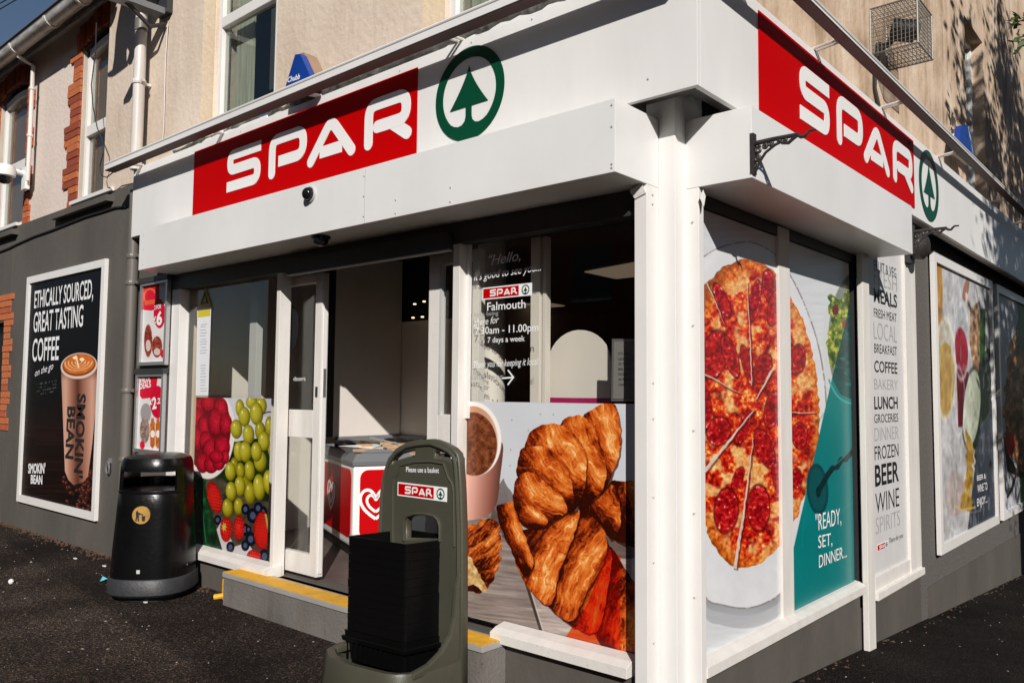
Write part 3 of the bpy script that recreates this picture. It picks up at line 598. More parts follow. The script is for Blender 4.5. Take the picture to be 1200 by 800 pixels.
    for b in [(350, 545, 20), (385, 575, 28), (430, 560, 24), (410, 540, 22), (220, 595, 18), (348, 640, 22), (375, 685, 26), (350, 715, 20), (280, 722, 20), (440, 765, 26), (450, 600, 14), (365, 640, 14)]: blue(*b)
    def straw(x, y, rx, ry, s, ang=0):
        cx, cy = P(x, y); r = a.ell(cx, cy, rx/4, ry/4, ang); sh = .3+.5*np.sqrt(np.clip(1-r*r, 0, 1))+.25*(fbm(U/4, V/4, s)-.5)
        a.fill(np.clip((1-r)/.06, 0, 1), ramp(sh, [(0, (70, 0, 2)), (.45, (140, 4, 6)), (.8, (192, 16, 14)), (1, (236, 84, 66))]))
        sd = (np.sin((U-cx)*2.3+(V-cy)*.5) > .80)*(np.sin((V-cy)*1.7-(U-cx)*.4+s) > .78)*(r < .9); a.fill(sd.astype(float), (246, 196, 120), .8)
    for i, b in enumerate([(205, 490, 34, 78, -14), (260, 640, 29, 60, 0), (320, 632, 27, 60, 0), (430, 645, 42, 92, 0), (390, 765, 34, 32, 0)]): straw(*b[:4], i+5, b[4])
    for k in range(7):
        an = k*.9; a.fill(a.poly(taper(P(250, 628), P(250+15*math.cos(an), 628+24*math.sin(an)), 2.6, .4, 3, k)), (176, 170, 66))
    a.fill(a.pline([P(445, 570), P(452, 610), P(458, 640)], 2.2), (150, 160, 60))
    return soften(a, 1)

def art_coffee(x0, x1, z0, z1, y):
    a = Art('F', x0, x1, z0, z1, y, 260, (14, 14, 17)); U, V = a.U, a.V
    a.I = ramp(np.clip((V-300)/320, 0, 1)+.08*(fbm(U/9, V/3, 3)-.5), [(0, (24, 24, 32)), (.15, (14, 14, 17)), (.5, (10, 9, 10)), (.62, (26, 14, 10)), (.8, (22, 11, 8)), (1, (12, 7, 6))])
    a.fill(np.clip((V-480)/30, 0, 1)*np.clip((fbm(U/30, V/2.0, 11)-.45)*3, 0, 1), (56, 30, 22), .5)
    rng = random.Random(5)
    for k in range(120):
        u = rng.gauss(101, 9); v = rng.gauss(572, 14)
        if rng.random() < .12: u, v = rng.uniform(72, 116), rng.uniform(530, 590)
        ang = rng.uniform(0, 180); a.fill(a.disc(u, v, 2.2, 3.2, ang, .3), (58, 24, 18)); a.fill(a.disc(u-.5, v-.8, 1.1, 1.6, ang, .6), (150, 92, 76), .7)
    body = a.poly([(71.5, 432), (114.5, 430), (113, 470), (108, 520), (103, 558), (97, 565), (86, 568), (80, 562), (76, 552), (74, 500)])
    t = (U-72)/42; a.fill(body, ramp(t, [(0, (186, 140, 120)), (.12, (206, 158, 136)), (.3, (150, 100, 80)), (.45, (92, 50, 36)), (.6, (150, 98, 78)), (.85, (206, 156, 134)), (1, (168, 122, 104))])); a.fill(body*np.clip((446-V)/12, 0, 1), (60, 26, 16), .5)
    a.fill(a.disc(92.5, 428.5, 22, 15.5, -8, .04), (222, 196, 182)); a.fill(a.disc(92.5, 427.5, 20, 13.2, -8, .04), (120, 60, 30)); a.fill(a.disc(92.5, 426.5, 19, 12, -8, .08), ramp(fbm(U/5, V/4, 8), [(0, (176, 84, 22)), (1, (226, 128, 50))]))
    for r in (4, 8, 12, 16):
        rr = np.abs(a.ell(92, 424, r, r*.62, -8)-1)*r; a.fill(np.clip(1-rr/1.0, 0, 1)*(V > 423), (248, 226, 190), .9)
    a.fill(a.line((89, 417), (92, 430), 1.6), (248, 226, 190)); a.fill(a.disc(88, 419, 3, 2), (248, 226, 190)); a.fill(a.disc(96, 421, 3, 2), (248, 226, 190))
    for v in (447, 451, 455, 459): a.fill(np.clip((noise(U/1.2, v, 3)-.45)*5, 0, 1)*(np.abs(V-v-((U-60)*-.2)) < .8)*(U > 43)*(U < 66), (120, 120, 126), .6)
    return a

def art_price(x0, x1, z0, z1, y, kind):
    a = Art('F', x0, x1, z0, z1, y, 380, (214, 210, 208)); U, V = a.U, a.V; P = lambda x, y: (150+x/3.48, 320+y/3.48)
    a.I = ramp(fbm(U/8, V/20, kind), [(0, (206, 200, 198)), (1, (224, 221, 219))])
    if kind == 1:
        a.fill(a.poly([P(40, 30), P(122, 20), P(122, 110), P(112, 145), P(90, 152), P(60, 150), P(40, 130)]), (206, 20, 50)); a.fill(np.clip(1-np.abs(a.ell(*P(84, 95), 7, 9)-1)*5, 0, 1)*(V < 352), (226, 130, 50)); a.fill(a.poly([P(62, 112), P(104, 106), P(104, 124), P(62, 130)]), (216, 110, 50), .8)
        a.fill(a.disc(*P(122, 165), 7, 17.5), (196, 10, 46))
        for (x, y, w, h) in ((76, 275, 5, 20), (112, 300, 6.4, 13)): a.fill(a.disc(*P(x, y), w, h, 0, .1), ramp(fbm(U/2.2, V/2.2, 4), [(0, (70, 16, 12)), (.6, (150, 60, 44)), (1, (206, 150, 130))])); a.fill(a.disc(*P(x, y+20), w*.6, h*.35), (226, 214, 208), .8)
        a.fill(a.disc(*P(136, 328), 3.2, 5), (206, 20, 50))
    else:
        a.fill(a.poly([P(42, 418), P(116, 410), P(108, 480), P(84, 508), P(52, 512), P(42, 500)]), (206, 16, 50)); a.fill(a.disc(*P(114, 525), 9, 19.5), (196, 8, 46))
        a.fill(a.disc(*P(66, 570), 6.5, 12, 0, .1), (150, 146, 148)); a.fill(a.disc(*P(62, 640), 6, 16, 0, .1), ramp(fbm(U/2, V/2, 4), [(0, (90, 60, 50)), (1, (196, 180, 170))]))
        for x in (94, 116): a.fill(a.poly([P(x-10, 612), P(x+9, 606), P(x+9, 700), P(x, 716), P(x-10, 704)]), ramp(fbm(U/2, V/3, 9), [(0, (150, 66, 20)), (1, (220, 130, 50))])); a.fill(a.disc(*P(x, 655), 2.6, 4.5), (240, 226, 210)); a.fill(a.poly([P(x-6, 592), P(x+5, 590), P(x+6, 610), P(x-7, 612)]), (196, 100, 40))
        a.fill(a.disc(*P(52, 700), 3, 5), (206, 20, 50))
    return a

def art_drinks(y0, y1, z0, z1, x):
    a = Art('S', y0, y1, z0, z1, x, 300, (196, 198, 200)); U, V = a.U, a.V
    a.I = ramp(fbm(U/14, V/22, 3)*.8+.1+(V-400)/1800, [(0, (206, 208, 210)), (.5, (188, 188, 190)), (1, (168, 160, 158))])
    a.fill(a.poly([(1085, 330), (1102, 298), (1104, 340), (1102, 420), (1096, 440), (1085, 440)]), ramp(fbm(U/5, V/30, 3), [(0, (186, 112, 16)), (1, (226, 160, 60))])); a.fill(a.disc(1091, 560, 8, 50), (150, 20, 24), .8)
    a.fill(a.disc(1131, 340, 3.4, 14, 10), (170, 110, 84)); a.fill(a.disc(1133, 352, 2, 10, -10), (226, 200, 180))
    a.fill(a.poly([(1136, 362), (1146, 352), (1150, 380), (1150, 430), (1142, 440), (1136, 410)], 4), ramp(fbm(U/3, V/6, 7)*1.1, [(0, (90, 46, 20)), (.5, (170, 112, 66)), (1, (230, 196, 150))]))
    a.fill(a.poly([(1148, 362), (1154, 362), (1154, 400), (1150, 500), (1147, 440)]), (46, 92, 20)); a.fill(a.poly([(1146, 430), (1160, 400), (1166, 640), (1150, 640), (1140, 520)], 4), ramp(fbm(U/5, V/9, 7), [(0, (20, 30, 22)), (1, (44, 60, 52))]))
    a.fill(a.poly([(1140, 560), (1148, 500), (1166, 470), (1166, 640), (1131, 640)]), (56, 64, 76))
    a.fill(a.disc(1124, 395, 8.5, 42, 0, .05), (178, 182, 186), .6); a.fill(a.disc(1126, 412, 8, 30, -4, .1), ramp((V-380)/70, [(0, (206, 24, 50)), (1, (130, 10, 30))])); a.fill(a.poly([(1120, 430), (1134, 436), (1132, 500), (1122, 500)]), (110, 10, 26)); a.fill(np.clip(1-np.abs(a.ell(1126, 400, 9, 44)-1)*8, 0, 1), (226, 230, 232), .6)
    a.fill(a.disc(1106, 430, 12, 58, 0, .04), (206, 196, 166), .7); a.fill(a.disc(1107, 446, 11.5, 46, 0, .05), ramp(fbm(U/6, V/20, 5), [(0, (178, 128, 40)), (1, (220, 176, 90))])); a.fill(np.clip(1-np.abs(a.ell(1107, 432, 12, 58)-1)*9, 0, 1), (232, 226, 206), .7)
    a.fill(a.disc(1138, 478, 10, 46, 4, .04), ramp((U-1130)/16, [(0, (206, 212, 186)), (1, (160, 170, 140))])); a.fill(np.clip(1-np.abs(a.ell(1138, 478, 11, 47, 4)-1)*10, 0, 1), (40, 46, 40), .8)
    for (cx, cy, rx, ry) in ((1108, 560, 9, 40), (1122, 470, 8, 40), (1120, 600, 12, 22)): a.fill(np.clip(1-np.abs(a.ell(cx, cy, rx, ry)-1)*7, 0, 1), (222, 222, 222), .5)
    a.fill(a.disc(1118, 578, 12, 28), (186, 150, 140), .5); a.fill(a.poly([(1130, 500), (1140, 520), (1138, 600), (1124, 596), (1132, 550)], 3), ramp(fbm(U/3, V/5, 9), [(0, (130, 84, 8)), (.6, (196, 142, 30)), (1, (244, 220, 120))]))
    rf = fbm(U/2.5, V/11, 77, 4); a.I *= (.80+.40*rf)[..., None]; a.fill(np.clip((fbm(U/3, V/16, 50, 3)-.62)*9, 0, 1), (236, 236, 232), .22); a.fill(np.clip((.36-fbm(U/4, V/14, 51, 3))*7, 0, 1), (60, 52, 46), .2)
    a.fill(a.pline([(1118, 592), (1126, 597), (1142, 594)], 2), (226, 186, 90)); a.fill(a.pline([(1122, 604), (1148, 598), (1150, 590)], 1), (220, 220, 220), .5)
    gm = a.I.mean(-1, keepdims=True); a.I = gm+(a.I-gm)*.72; a.I = (a.I-.5)*.95+.47
    return soften(a, 10)

def art_food(y0, y1, z0, z1, x):
    a = Art('S', y0, y1, z0, z1, x, 260, (190, 192, 196)); U, V = a.U, a.V
    a.I = ramp(fbm(U/14, V/22, 13), [(0, (176, 178, 184)), (1, (206, 208, 212))])
    a.fill(a.poly([(1183, 400), (1192, 380), (1230, 370), (1230, 560), (1195, 556), (1178, 520), (1174, 480), (1180, 440)], 6), ramp(fbm(U/4, V/7, 7, 4)*1.3-.15, [(0, (40, 22, 12)), (.35, (110, 66, 34)), (.6, (170, 118, 74)), (.85, (220, 180, 130)), (1, (240, 220, 190))]))
    a.fill(a.disc(1183, 520, 6, 14), (170, 16, 14)); a.fill(a.poly([(1173, 500), (1180, 530), (1190, 548), (1205, 556), (1205, 565), (1180, 552)]), (40, 30, 26))
    a.fill(a.pline([(1192, 548), (1186, 570), (1180, 582)], 2.4), (70, 62, 56)); a.fill(a.poly([(1196, 560), (1230, 540), (1230, 620), (1196, 605)]), (110, 140, 40)); a.fill(a.poly([(1190, 350), (1230, 350), (1230, 400), (1196, 410)], 5), (60, 90, 40))
    return soften(a, 8)
# ------------------------------------------------------------------ more builders
def xF(u, y, v=450): return FP(u, v, y).x
def yS(u, x, v=450): return SP(u, v, x).y
def plate(name, fr, outer, holes, h0, h1, m, parent, bev=0.0):
    """flat plate with holes in a facade frame; outlines are lists of (x, z)"""
    cu = bpy.data.curves.new(name, 'CURVE'); cu.dimensions = '2D'; cu.fill_mode = 'BOTH'
    d = h1-h0; cu.extrude = max(d/2-bev, 0.0001); cu.bevel_depth = bev; cu.bevel_resolution = 1
    for pts in [outer]+holes:
        sp = cu.splines.new('POLY'); sp.points.add(len(pts)-1); sp.use_cyclic_u = True
        for p, q in zip(sp.points, pts): p.co = (q[0], q[1], 0, 1)
    ob = bpy.data.objects.new('t', cu); COL.objects.link(ob); bpy.context.view_layer.update()
    me = bpy.data.meshes.new_from_object(ob.evaluated_get(bpy.context.evaluated_depsgraph_get()))
    bpy.data.objects.remove(ob); bpy.data.curves.remove(cu)
    for v in me.vertices: v.co = fr.at(v.co.x, v.co.y, (h0+h1)/2+v.co.z)
    me.materials.clear(); me.materials.append(M[m]); me.name = name
    o = bpy.data.objects.new(name, me); COL.objects.link(o)
    if parent is not None: o.parent = parent; o.location = -wpos(parent)
    return o
def pxF(P, y): return [(FP(u, v, y).x, FP(u, v, y).z) for u, v in P]
def pxS(P, x): return [(SP(u, v, x).y, SP(u, v, x).z) for u, v in P]
def wall_open(axis, off0, off1, a0, a1, z0, z1, ops):
    """wall slab with rectangular openings (a0,a1,z0,z1)"""
    mb = MB()
    def bx(p, q, r, s):
        if q-p > 1e-4 and s-r > 1e-4:
            mb.box(p, q, off0, off1, r, s) if axis == 'F' else mb.box(off0, off1, p, q, r, s)
    c = a0
    for (p, q, r, s) in sorted(ops):
        bx(c, p, z0, z1); bx(p, q, z0, r); bx(p, q, s, z1); c = q
    bx(c, a1, z0, z1); return mb

# ------------------------------------------------------------------ ground
def gz(x, y):
    z = 0.07+0.03*max(-4.0, min(0, y))
    return z-0.072*min(30, max(0, y)) if x > -0.3 else z-0.072*min(30, max(0, y))*max(0.0, 1+(x+0.3)*2) if x > -0.8 else z
g = MB(); xs = sorted(set([-400, -150, -60, -30, -20]+[-14+0.5*i for i in range(50)]+[-0.8, -0.3, 14, 30, 80, 400])); ys = sorted(set([-400, -120, -40, -20, -10, -6, -4, -3, -2, -1, -0.5, 0]+[0.5*i for i in range(1, 40)]+[30, 60, 150, 400]))
g.v = [(x, y, gz(x, y)) for y in ys for x in xs]; nx = len(xs)
g.f = [(j*nx+i, j*nx+i+1, (j+1)*nx+i+1, (j+1)*nx+i) for j in range(len(ys)-1) for i in range(nx-1)]
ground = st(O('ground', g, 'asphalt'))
# loose grit, a few countless pale stones and cigarette ends
gr = MB(); rg = random.Random(3)
for k in range(520):
    if k < 380: x, y = rg.uniform(-7, 0.3), rg.uniform(-2.6, -0.05)
    else: x, y = rg.uniform(0.1, 1.6), rg.uniform(-0.5, 7)
    s = rg.uniform(.002, .0055)*(1.8 if rg.random() < .05 else 1); a = rg.uniform(0, 3.14); l = rg.uniform(1, 2.6); z = gz(x, y)+s*.4
    c, q = math.cos(a)*s*l, math.sin(a)*s*l; c2, q2 = -math.sin(a)*s, math.cos(a)*s
    gr.add([(x-c, y-q, z), (x+c2, y+q2, z), (x+c, y+q, z), (x-c2, y-q2, z), (x, y, z+s)], [(0, 1, 4), (1, 2, 4), (2, 3, 4), (3, 0, 4), (3, 2, 1, 0)])
go = O('grit', gr, mat('grit', (0.30, 0.27, 0.24), 0.8, var=0.4, vscale=3)); go['kind'] = 'stuff'; tag(go, 'loose pale grit and chips scattered on the dark asphalt', 'grit')

# ------------------------------------------------------------------ the corner shop
shop = T('corner_shop', 'white fronted corner convenience store with cream rendered upper storey', 'shop', (0, 0, 0))
YW = 0.0
YF, XF = -0.10, 0.17      # fascia planes of the two streets
# upper wall to the front street
opA = (FP(255, 60, YW).x-.03, FP(324, 60, YW).x, 3.30, 5.0); opB = (FP(523, 10, YW).x, FP(523, 10, YW).x+0.95, 3.30, 5.0)
O('upper_wall', wall_open('F', YW, 0.22, -5.78, 0.0, 3.0, 6.4, [opA, opB]), 'cream_wall', shop)
for (a, b, c, d) in (opA, opB): B('window_surround', a-0.19, a-0.002, YW-0.006, YW+0.02, 3.2, 5.15, 'cream_edge', shop)

# upper wall to the side street
opS = (5.50, 6.30, 3.25, 5.10)
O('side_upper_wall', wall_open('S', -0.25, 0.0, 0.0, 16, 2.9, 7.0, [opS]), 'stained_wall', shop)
def upvc_window(op, yoff, parent, transom=None, side=False, inner='net_cream'):
    a, b, c, d = op; f = T_ = None
    def bx(mb, p, q, r0, r1, z0, z1): mb.box(p, q, r0, r1, z0, z1) if not side else mb.box(-r1, -r0, p, q, z0, z1)
    mb = MB(); w = 0.055
    bx(mb, a, a+w, yoff, yoff+.06, c, d); bx(mb, b-w, b, yoff, yoff+.06, c, d); bx(mb, a+w, b-w, yoff, yoff+.06, c, c+w); bx(mb, a+w, b-w, yoff, yoff+.06, d-w, d)
    if transom: bx(mb, a+w, b-w, yoff-.006, yoff+.055, transom-.04, transom+.04)
    wf = O('window', mb, 'white_upvc', parent, bevel=0.006)
    p = MB(); bx(p, a+w, b-w, yoff+.03, yoff+.036, c+w, d-w); O('pane', p, G2, wf)
    q = MB(); bx(q, a+w, a+w+(b-a)*.30, yoff+.12, yoff+.13, c+w, d-w); O('curtain', q, inner, wf)
    q = MB(); bx(q, a-.1, b+.1, yoff+.5, yoff+.52, c-.1, d+.1); O('room', q, 'room_dark', wf)
    s = MB(); bx(s, a-.02, b+.02, yoff-.09, yoff+.0, c-.05, c-.002); O('sill', s, 'white_upvc', wf, bevel=.004)
    return wf
upvc_window(opA, 0.02, shop, transom=FP(256, 30, 0.02).z); upvc_window(opB, 0.02, shop); upvc_window(opS, 0.10, shop, side=True, transom=4.3, inner='curtain')

# fascia boards
FX0, ZB_, ZT_ = -4.94, 2.697, 3.262
mb = MB(); mb.box(FX0, XF, YF, YF+.025, ZB_, ZT_); mb.box(FX0, FX0+.02, YF+.025, -0.002, ZB_, ZT_); mb.box(FX0+.02, XF-.025, YF+.025, -0.002, ZT_-.02, ZT_-.001)
O('fascia', mb, 'white_paint', shop, bevel=0.002)
mb = MB(); mb.box(XF-.025, XF, YF+.0251, 16, ZB_, ZT_); mb.box(0.002, XF-.026, 0.0, 16, ZT_-.021, ZT_-.002)
O('fascia', mb, 'white_paint', shop, bevel=0.002)
mb = MB(); mb.box(-0.9, XF-.027, YF+.027, YF+.075, ZB_+.004, ZB_+.016); mb.box(XF-.075, XF-.027, YF+.0755, 0.9, ZB_+.004, ZB_+.016); O('fascia_rim', mb, 'iron', shop)
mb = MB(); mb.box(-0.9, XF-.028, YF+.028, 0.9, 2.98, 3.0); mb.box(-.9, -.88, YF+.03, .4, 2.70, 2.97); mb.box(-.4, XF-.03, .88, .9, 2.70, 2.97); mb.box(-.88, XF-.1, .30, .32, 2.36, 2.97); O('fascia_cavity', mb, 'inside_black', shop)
B('fascia_soffit', 0.001, XF-.026, 2.5, 16, ZB_+.03, ZB_+.045, 'dark_frame', shop); B('fascia_soffit_trim', XF-.075, XF-.0255, 2.5, 16, ZB_+.006, ZB_+.02, 'soffit', shop)
# joints in the fascia boards and screws
scr = mesh_of('screw', MB().lathe((0, 0, 0), [(0.005, 0), (0.004, 0.003)], 8, 'y'), M['frame_grey'])
def screw(p, parent, side=False):
    o = bpy.data.objects.new('screw', scr); COL.objects.link(o); o.parent = parent; o.location = Vector(p)-wpos(parent)
    if side: o.rotation_euler = (0, 0, math.pi/2)
# shutter boxes
def sbox(a0, a1, side):
    prof = [(-0.285, 2.35), (0.052, 2.35), (0.052, 2.655), (-0.285, 2.655)]
    if not side: return MB().prism([(a0, y, z) for y, z in prof], (a1-a0, 0, 0))
    return MB().prism([(-y, a0, z) for y, z in prof], (0, a1-a0, 0))
sb = O('shutter_box', sbox(-4.37, -0.103, False), 'white_box', shop, bevel=0.002)
sb2 = O('shutter_box', sbox(0.146, 2.481, True), 'white_box', shop, bevel=0.002)
for x in (-1.71, -4.30):
    for z in (2.39, 2.5, 2.61): screw((x, -0.2862, z), sb)
for z in (2.37, 2.385, 2.54, 2.63): screw((-0.118, -0.2862, z), sb)
for x in (-1.45, -1.05): screw((x, -0.2862, 2.44), sb); screw((x, -0.2862, 2.37), sb)
for x, z in ((-.06, 2.78), (-1.1, 3.235), (-1.65, 3.23), (-2.5, 3.235), (-.7, 3.235), (-3.3, 3.235)): screw((x, YF-.001, z), shop)
B('joint', -1.703, -1.699, -0.2862, -0.28, 2.352, 2.645, 'frame_grey', sb)
# corner column
mb = MB(); mb.box(-0.166, -0.022, 0.055, 0.30, -0.1, 2.97); O('column', mb, 'white_paint', shop, bevel=0.003)
ca = B('column_panel', -0.165, -0.103, -0.044, 0.053, 0.0, 2.349, 'white_upvc', shop, bevel=0.003)
cb = B('column_panel', -0.03, 0.041, 0.146, 0.19, -0.1, 2.349, 'white_upvc', shop, bevel=0.003)
for z in (0.42, 0.75, 1.02, 1.35, 1.5, 2.27, 2.31): 
    o = bpy.data.objects.new('screw', scr); COL.objects.link(o); o.parent = shop; o.location = (-0.1005, 0.0, z); o.rotation_euler = (0, 0, math.pi/2)
for z in (0.6, 0.95, 1.3, 1.75, 2.2): 
    o = bpy.data.objects.new('screw', scr); COL.objects.link(o); o.parent = shop; o.location = (0.012, 0.1435, z)
# bent flashing scraps at the top of the column panels
mb = MB(); a = FP(738, 222, -.05); mb.add([tuple(FP(738, 225, -.06)), tuple(FP(752, 214, -.06)), tuple(FP(757, 226, -.05)), tuple(FP(744, 233, -.05)), tuple(FP(739, 222, -.02)), tuple(FP(752, 213, -.02)), tuple(FP(757, 226, -.02)), tuple(FP(744, 233, -.02))], [(0, 1, 2, 3), (4, 7, 6, 5), (0, 4, 5, 1), (1, 5, 6, 2), (2, 6, 7, 3), (3, 7, 4, 0)]); O('flashing', mb, 'white_upvc', shop)
mb = MB(); mb.add([tuple(FP(*p, .13)) for p in [(820, 232), (824, 222), (827, 230), (825, 242)]]+[tuple(FP(*p, .144)) for p in [(820, 232), (824, 222), (827, 230), (825, 242)]], [(0, 1, 2, 3), (4, 7, 6, 5), (0, 4, 5, 1), (1, 5, 6, 2), (2, 6, 7, 3), (3, 7, 4, 0)]); O('flashing', mb, 'white_upvc', shop)

YG = 0.07
# plinths under the windows
mb = MB(); mb.box(-4.40, -0.20, 0.0, 0.2, -0.3, 0.262); O('plinth', mb, 'wall_grey', shop)
YR = yS(1003, -0.02, 720)
mb = MB(); mb.box(-0.2, 0.0, 0.19, YR+.02, -0.6, 0.262); O('plinth', mb, 'wall_grey', shop)
# sills
def sill(a0, a1, z, side=False, y=0.0):
    prof = [(-0.045, z-.075), (0.06, z-.075), (0.06, z), (-0.005, z-.012), (-0.045, z-.03)]
    if side: return MB().prism([(-p, a0, q) for p, q in prof], (0, a1-a0, 0))
    return MB().prism([(a0, p, q) for p, q in prof], (a1-a0, 0, 0))
O('sill', sill(-0.985, -0.205, 0.335), 'worn_white', shop, bevel=.002); O('sill', sill(-4.26, -2.96, 0.335), 'worn_white', shop, bevel=.002)
O('sill', sill(0.19, YR, 0.335, True), 'worn_white', shop, bevel=.002)
O('sill', sill(-2.955, -2.91, 0.335), 'worn_white', shop)
# front frame: header, posts
B('header', -4.42, -0.166, 0.0, 0.09, 2.235, 2.349, 'dark_frame', shop)
op = T_ = B('door_operator', -2.80, -1.32, -0.03, -0.002, 2.205, 2.30, 'dark_frame', shop, bevel=.004); B('trim', -2.80, -1.32, -0.034, -0.0, 2.197, 2.204, 'frame_grey', op)
xa, xb, xc = xF(198, 0), xF(207.5, 0), xF(321.5, 0)
B('post', xa, xb, 0.0, 0.08, 0.26, 2.234, 'white_upvc', shop, bevel=.003)
xd = xF(325.5, 0); B('post', xc, xd, 0.0, 0.085, 0.26, 2.234, 'worn_white', shop, bevel=.003)
xe, xf = xF(529, 0), xF(537, 0); B('post', xe, xf, 0.0, 0.07, 0.26, 2.234, 'worn_white', shop, bevel=.003)
B('bead', xF(210, .05), xF(213, .05), 0.03, 0.06, 0.3, 2.234, 'white_upvc', shop)
B('bead', xF(543.5, .06), xF(550, .06), 0.05, 0.069, 1.32, 2.234, 'white_upvc', shop)
B('side_lining', xF(214, .10), xF(214, .10)+.012, 0.10, 0.40, 0.27, 2.3, 'ply', shop)
# front panes
p1 = B('shop_window', xb+.002, xc-.002, YG, YG+.006, 0.31, 2.234, G1, shop)
p2 = B('shop_window', xf+.002, -0.167, YG, YG+.006, 0.30, 2.234, G1, shop)
# side frame
ym0, ym1, ye = yS(914.5, 0.0), yS(927.5, 0.0), yS(999, -.02)
B('mullion', -0.045, 0.0, ym0, ym1, 0.30, 2.34, 'worn_white', shop, bevel=.003)
B('header', -0.1, -0.006, 0.19, YR+.1, 2.29, 2.349, 'dark_frame', shop)
B('shop_window', -0.022, -0.016, 0.1905, ym0-.001, 0.3, 2.29, G1, shop); B('shop_window', -0.022, -0.016, ym1+.001, YR-.02, 0.3, 2.29, G1, shop)
B('post', -0.10, -0.012, yS(1000, -.02), yS(1006, -.02), 0.3, 2.34, 'dark_frame', shop)
B('shutter_guide', -0.05, 0.012, yS(1007.5, .0), yS(1011.2, .0), -0.10, 2.349, 'dark_frame', shop); B('guide_bead', -0.0, 0.03, yS(1009.5, .02), yS(1012, .02), -0.11, 2.2, 'white_upvc', shop)
B('post', 0.015, 0.05, yS(1016, .05, 600), yS(1024, .05, 600), -0.14, 2.62, 'worn_white', shop, bevel=.003)
# ---- sliding doors
YD = 0.11
zl = FP(368, 676, YD).z
def sliding_door(x0, x1, s, zb, edge=True):
    d = bpy.data.objects.new('sliding_door', mesh_of('sliding_door', MB().box(x0, x0+s[0], YD, YD+.05, zb, 2.22).box(x1-s[1], x1, YD, YD+.05, zb, 2.22).box(x0+s[0], x1-s[1], YD, YD+.05, zb, zb+.13).box(x0+s[0], x1-s[1], YD, YD+.05, s[2], s[3]).box(x0+s[0], x1-s[1], YD, YD+.05, 2.16, 2.22), M['worn_white'], .003))
    COL.objects.link(d); d.parent = shop
    B('pane', x0+s[0], x1-s[1], YD+.022, YD+.028, zb+.13, s[2], G1, d); B('pane', x0+s[0], x1-s[1], YD+.022, YD+.028, s[3], 2.16, G1, d)
    return d
zm0, zm1 = FP(350, 512, YD).z, FP(350, 480, YD).z
dl = sliding_door(xF(322, YD), xF(375.5, YD), (.05, xF(375.5, YD)-xF(367.5, YD), zm0, zm1), zl)
B('edge_strip', xF(375.5, YD)+.0005, xF(375.5, YD)+.006, YD+.012, YD+.04, zl+.02, 2.2, 'white_upvc', dl); 
lk = MB(); lk.box(xF(375.5, YD)+.0062, xF(375.5, YD)+.010, YD+.015, YD+.035, 1.42, 1.60); O('lock', lk, 'silver', dl)
B('lock', xF(370, YD), xF(372.5, YD), YD-.004, YD-.0005, 1.42, 1.485, 'dark_frame', dl)
dr = sliding_door(xF(501, YD), xF(560, YD), (xF(513.5, YD)-xF(501, YD), .05, FP(508, 530, YD).z, FP(508, 485, YD).z), zl)
B('gasket', xF(513.5, YD)+.001, xF(516, YD), YD-.002, YD+.02, FP(508, 485, YD).z, 2.16, 'frame_grey', dr)
# parked inner frames seen through the fixed panes
mb = MB(); q0, q1 = xF(293.5, .22), xF(302, .22); mb.box(q0, q1, .20, .25, .27, 2.25); O('inner_frame', mb, 'frame_grey', shop, bevel=.002)
mb = MB(); mb.box(xF(624, .2), xF(634.5, .2), .18, .23, .27, 2.25); mb.box(xF(636.5, .2), xF(640.5, .2), .19, .23, .27, 2.25); O('inner_frame', mb, 'inside_white', shop, bevel=.002)
# ---- interior room
B('shop_floor', -4.45, -0.36, 0.0701, 6.0, 0.10, 0.255, 'floor_tile', shop)
B('threshold', -2.9, -1.27, 0.001, 0.0700, 0.2, 0.262, 'step_edge', shop)
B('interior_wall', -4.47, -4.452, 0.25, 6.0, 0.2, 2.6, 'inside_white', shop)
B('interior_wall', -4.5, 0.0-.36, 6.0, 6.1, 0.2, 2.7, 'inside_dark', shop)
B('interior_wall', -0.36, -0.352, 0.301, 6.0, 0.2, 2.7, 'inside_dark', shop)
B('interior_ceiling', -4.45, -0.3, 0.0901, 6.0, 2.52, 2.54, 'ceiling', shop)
XP = -3.20; yp0, yp1 = yS(391, XP, 470), yS(469, XP, 470)
ZPT = SP(391, 512, XP).z
B('partition', XP-.05, XP, yp0, yp1, ZPT, 2.5, 'inside_white', shop); B('partition_end', XP-.05, XP-.001, yp0-.10, yp0-.001, ZPT, 2.5, 'inside_dark', shop)
B('half_wall', XP-.04, xF(503, yp1)+.5, yp1+.01, yp1+.06, ZPT, FP(485, 376, yp1).z, 'inside_white', shop)
B('blind', XP-.04, xF(503, yp1)+.5, yp1+.012, yp1+.05, FP(485, 376, yp1).z+.002, 2.5, 'inside_black', shop)
mb = MB(); c = FP(575, 450, .55); mb.lathe((c.x, .55, 0.26), [(.085, 0), (.085, 2.2)], 28); O('interior_pillar', mb, 'inside_white', shop, smooth=True)
for (P, y, nm, e) in (([(685, 318), (760, 304), (790, 318), (722, 326)], 0, 'a', .1), ([(590, 357), (640, 354), (662, 358), (610, 363)], 0, 'b', .1)):
    zc = 2.515; Q = [ZP(u, v, zc) for u, v in P]; O('ceiling_light', MB().prism(Q, (0, 0, -.008)), mat('ceiling_panel', (0.35, .28, .2), .6, emit=(0.62, .46, .32, .22)), shop)
for k, (u, v) in enumerate(((597, 288), (606, 287), (615, 286), (625, 284), (486, 357), (497, 354), (484, 373), (495, 372))):
    p = FP(u, v, 2.2 if k < 4 else 1.2); O('ceiling_spot', MB().lathe(tuple(p), [(.012, 0), (.012, .01)], 10), mat('spot_glow', (.8, .7, .5), .5, emit=(1, .8, .5, 1.6)), shop)

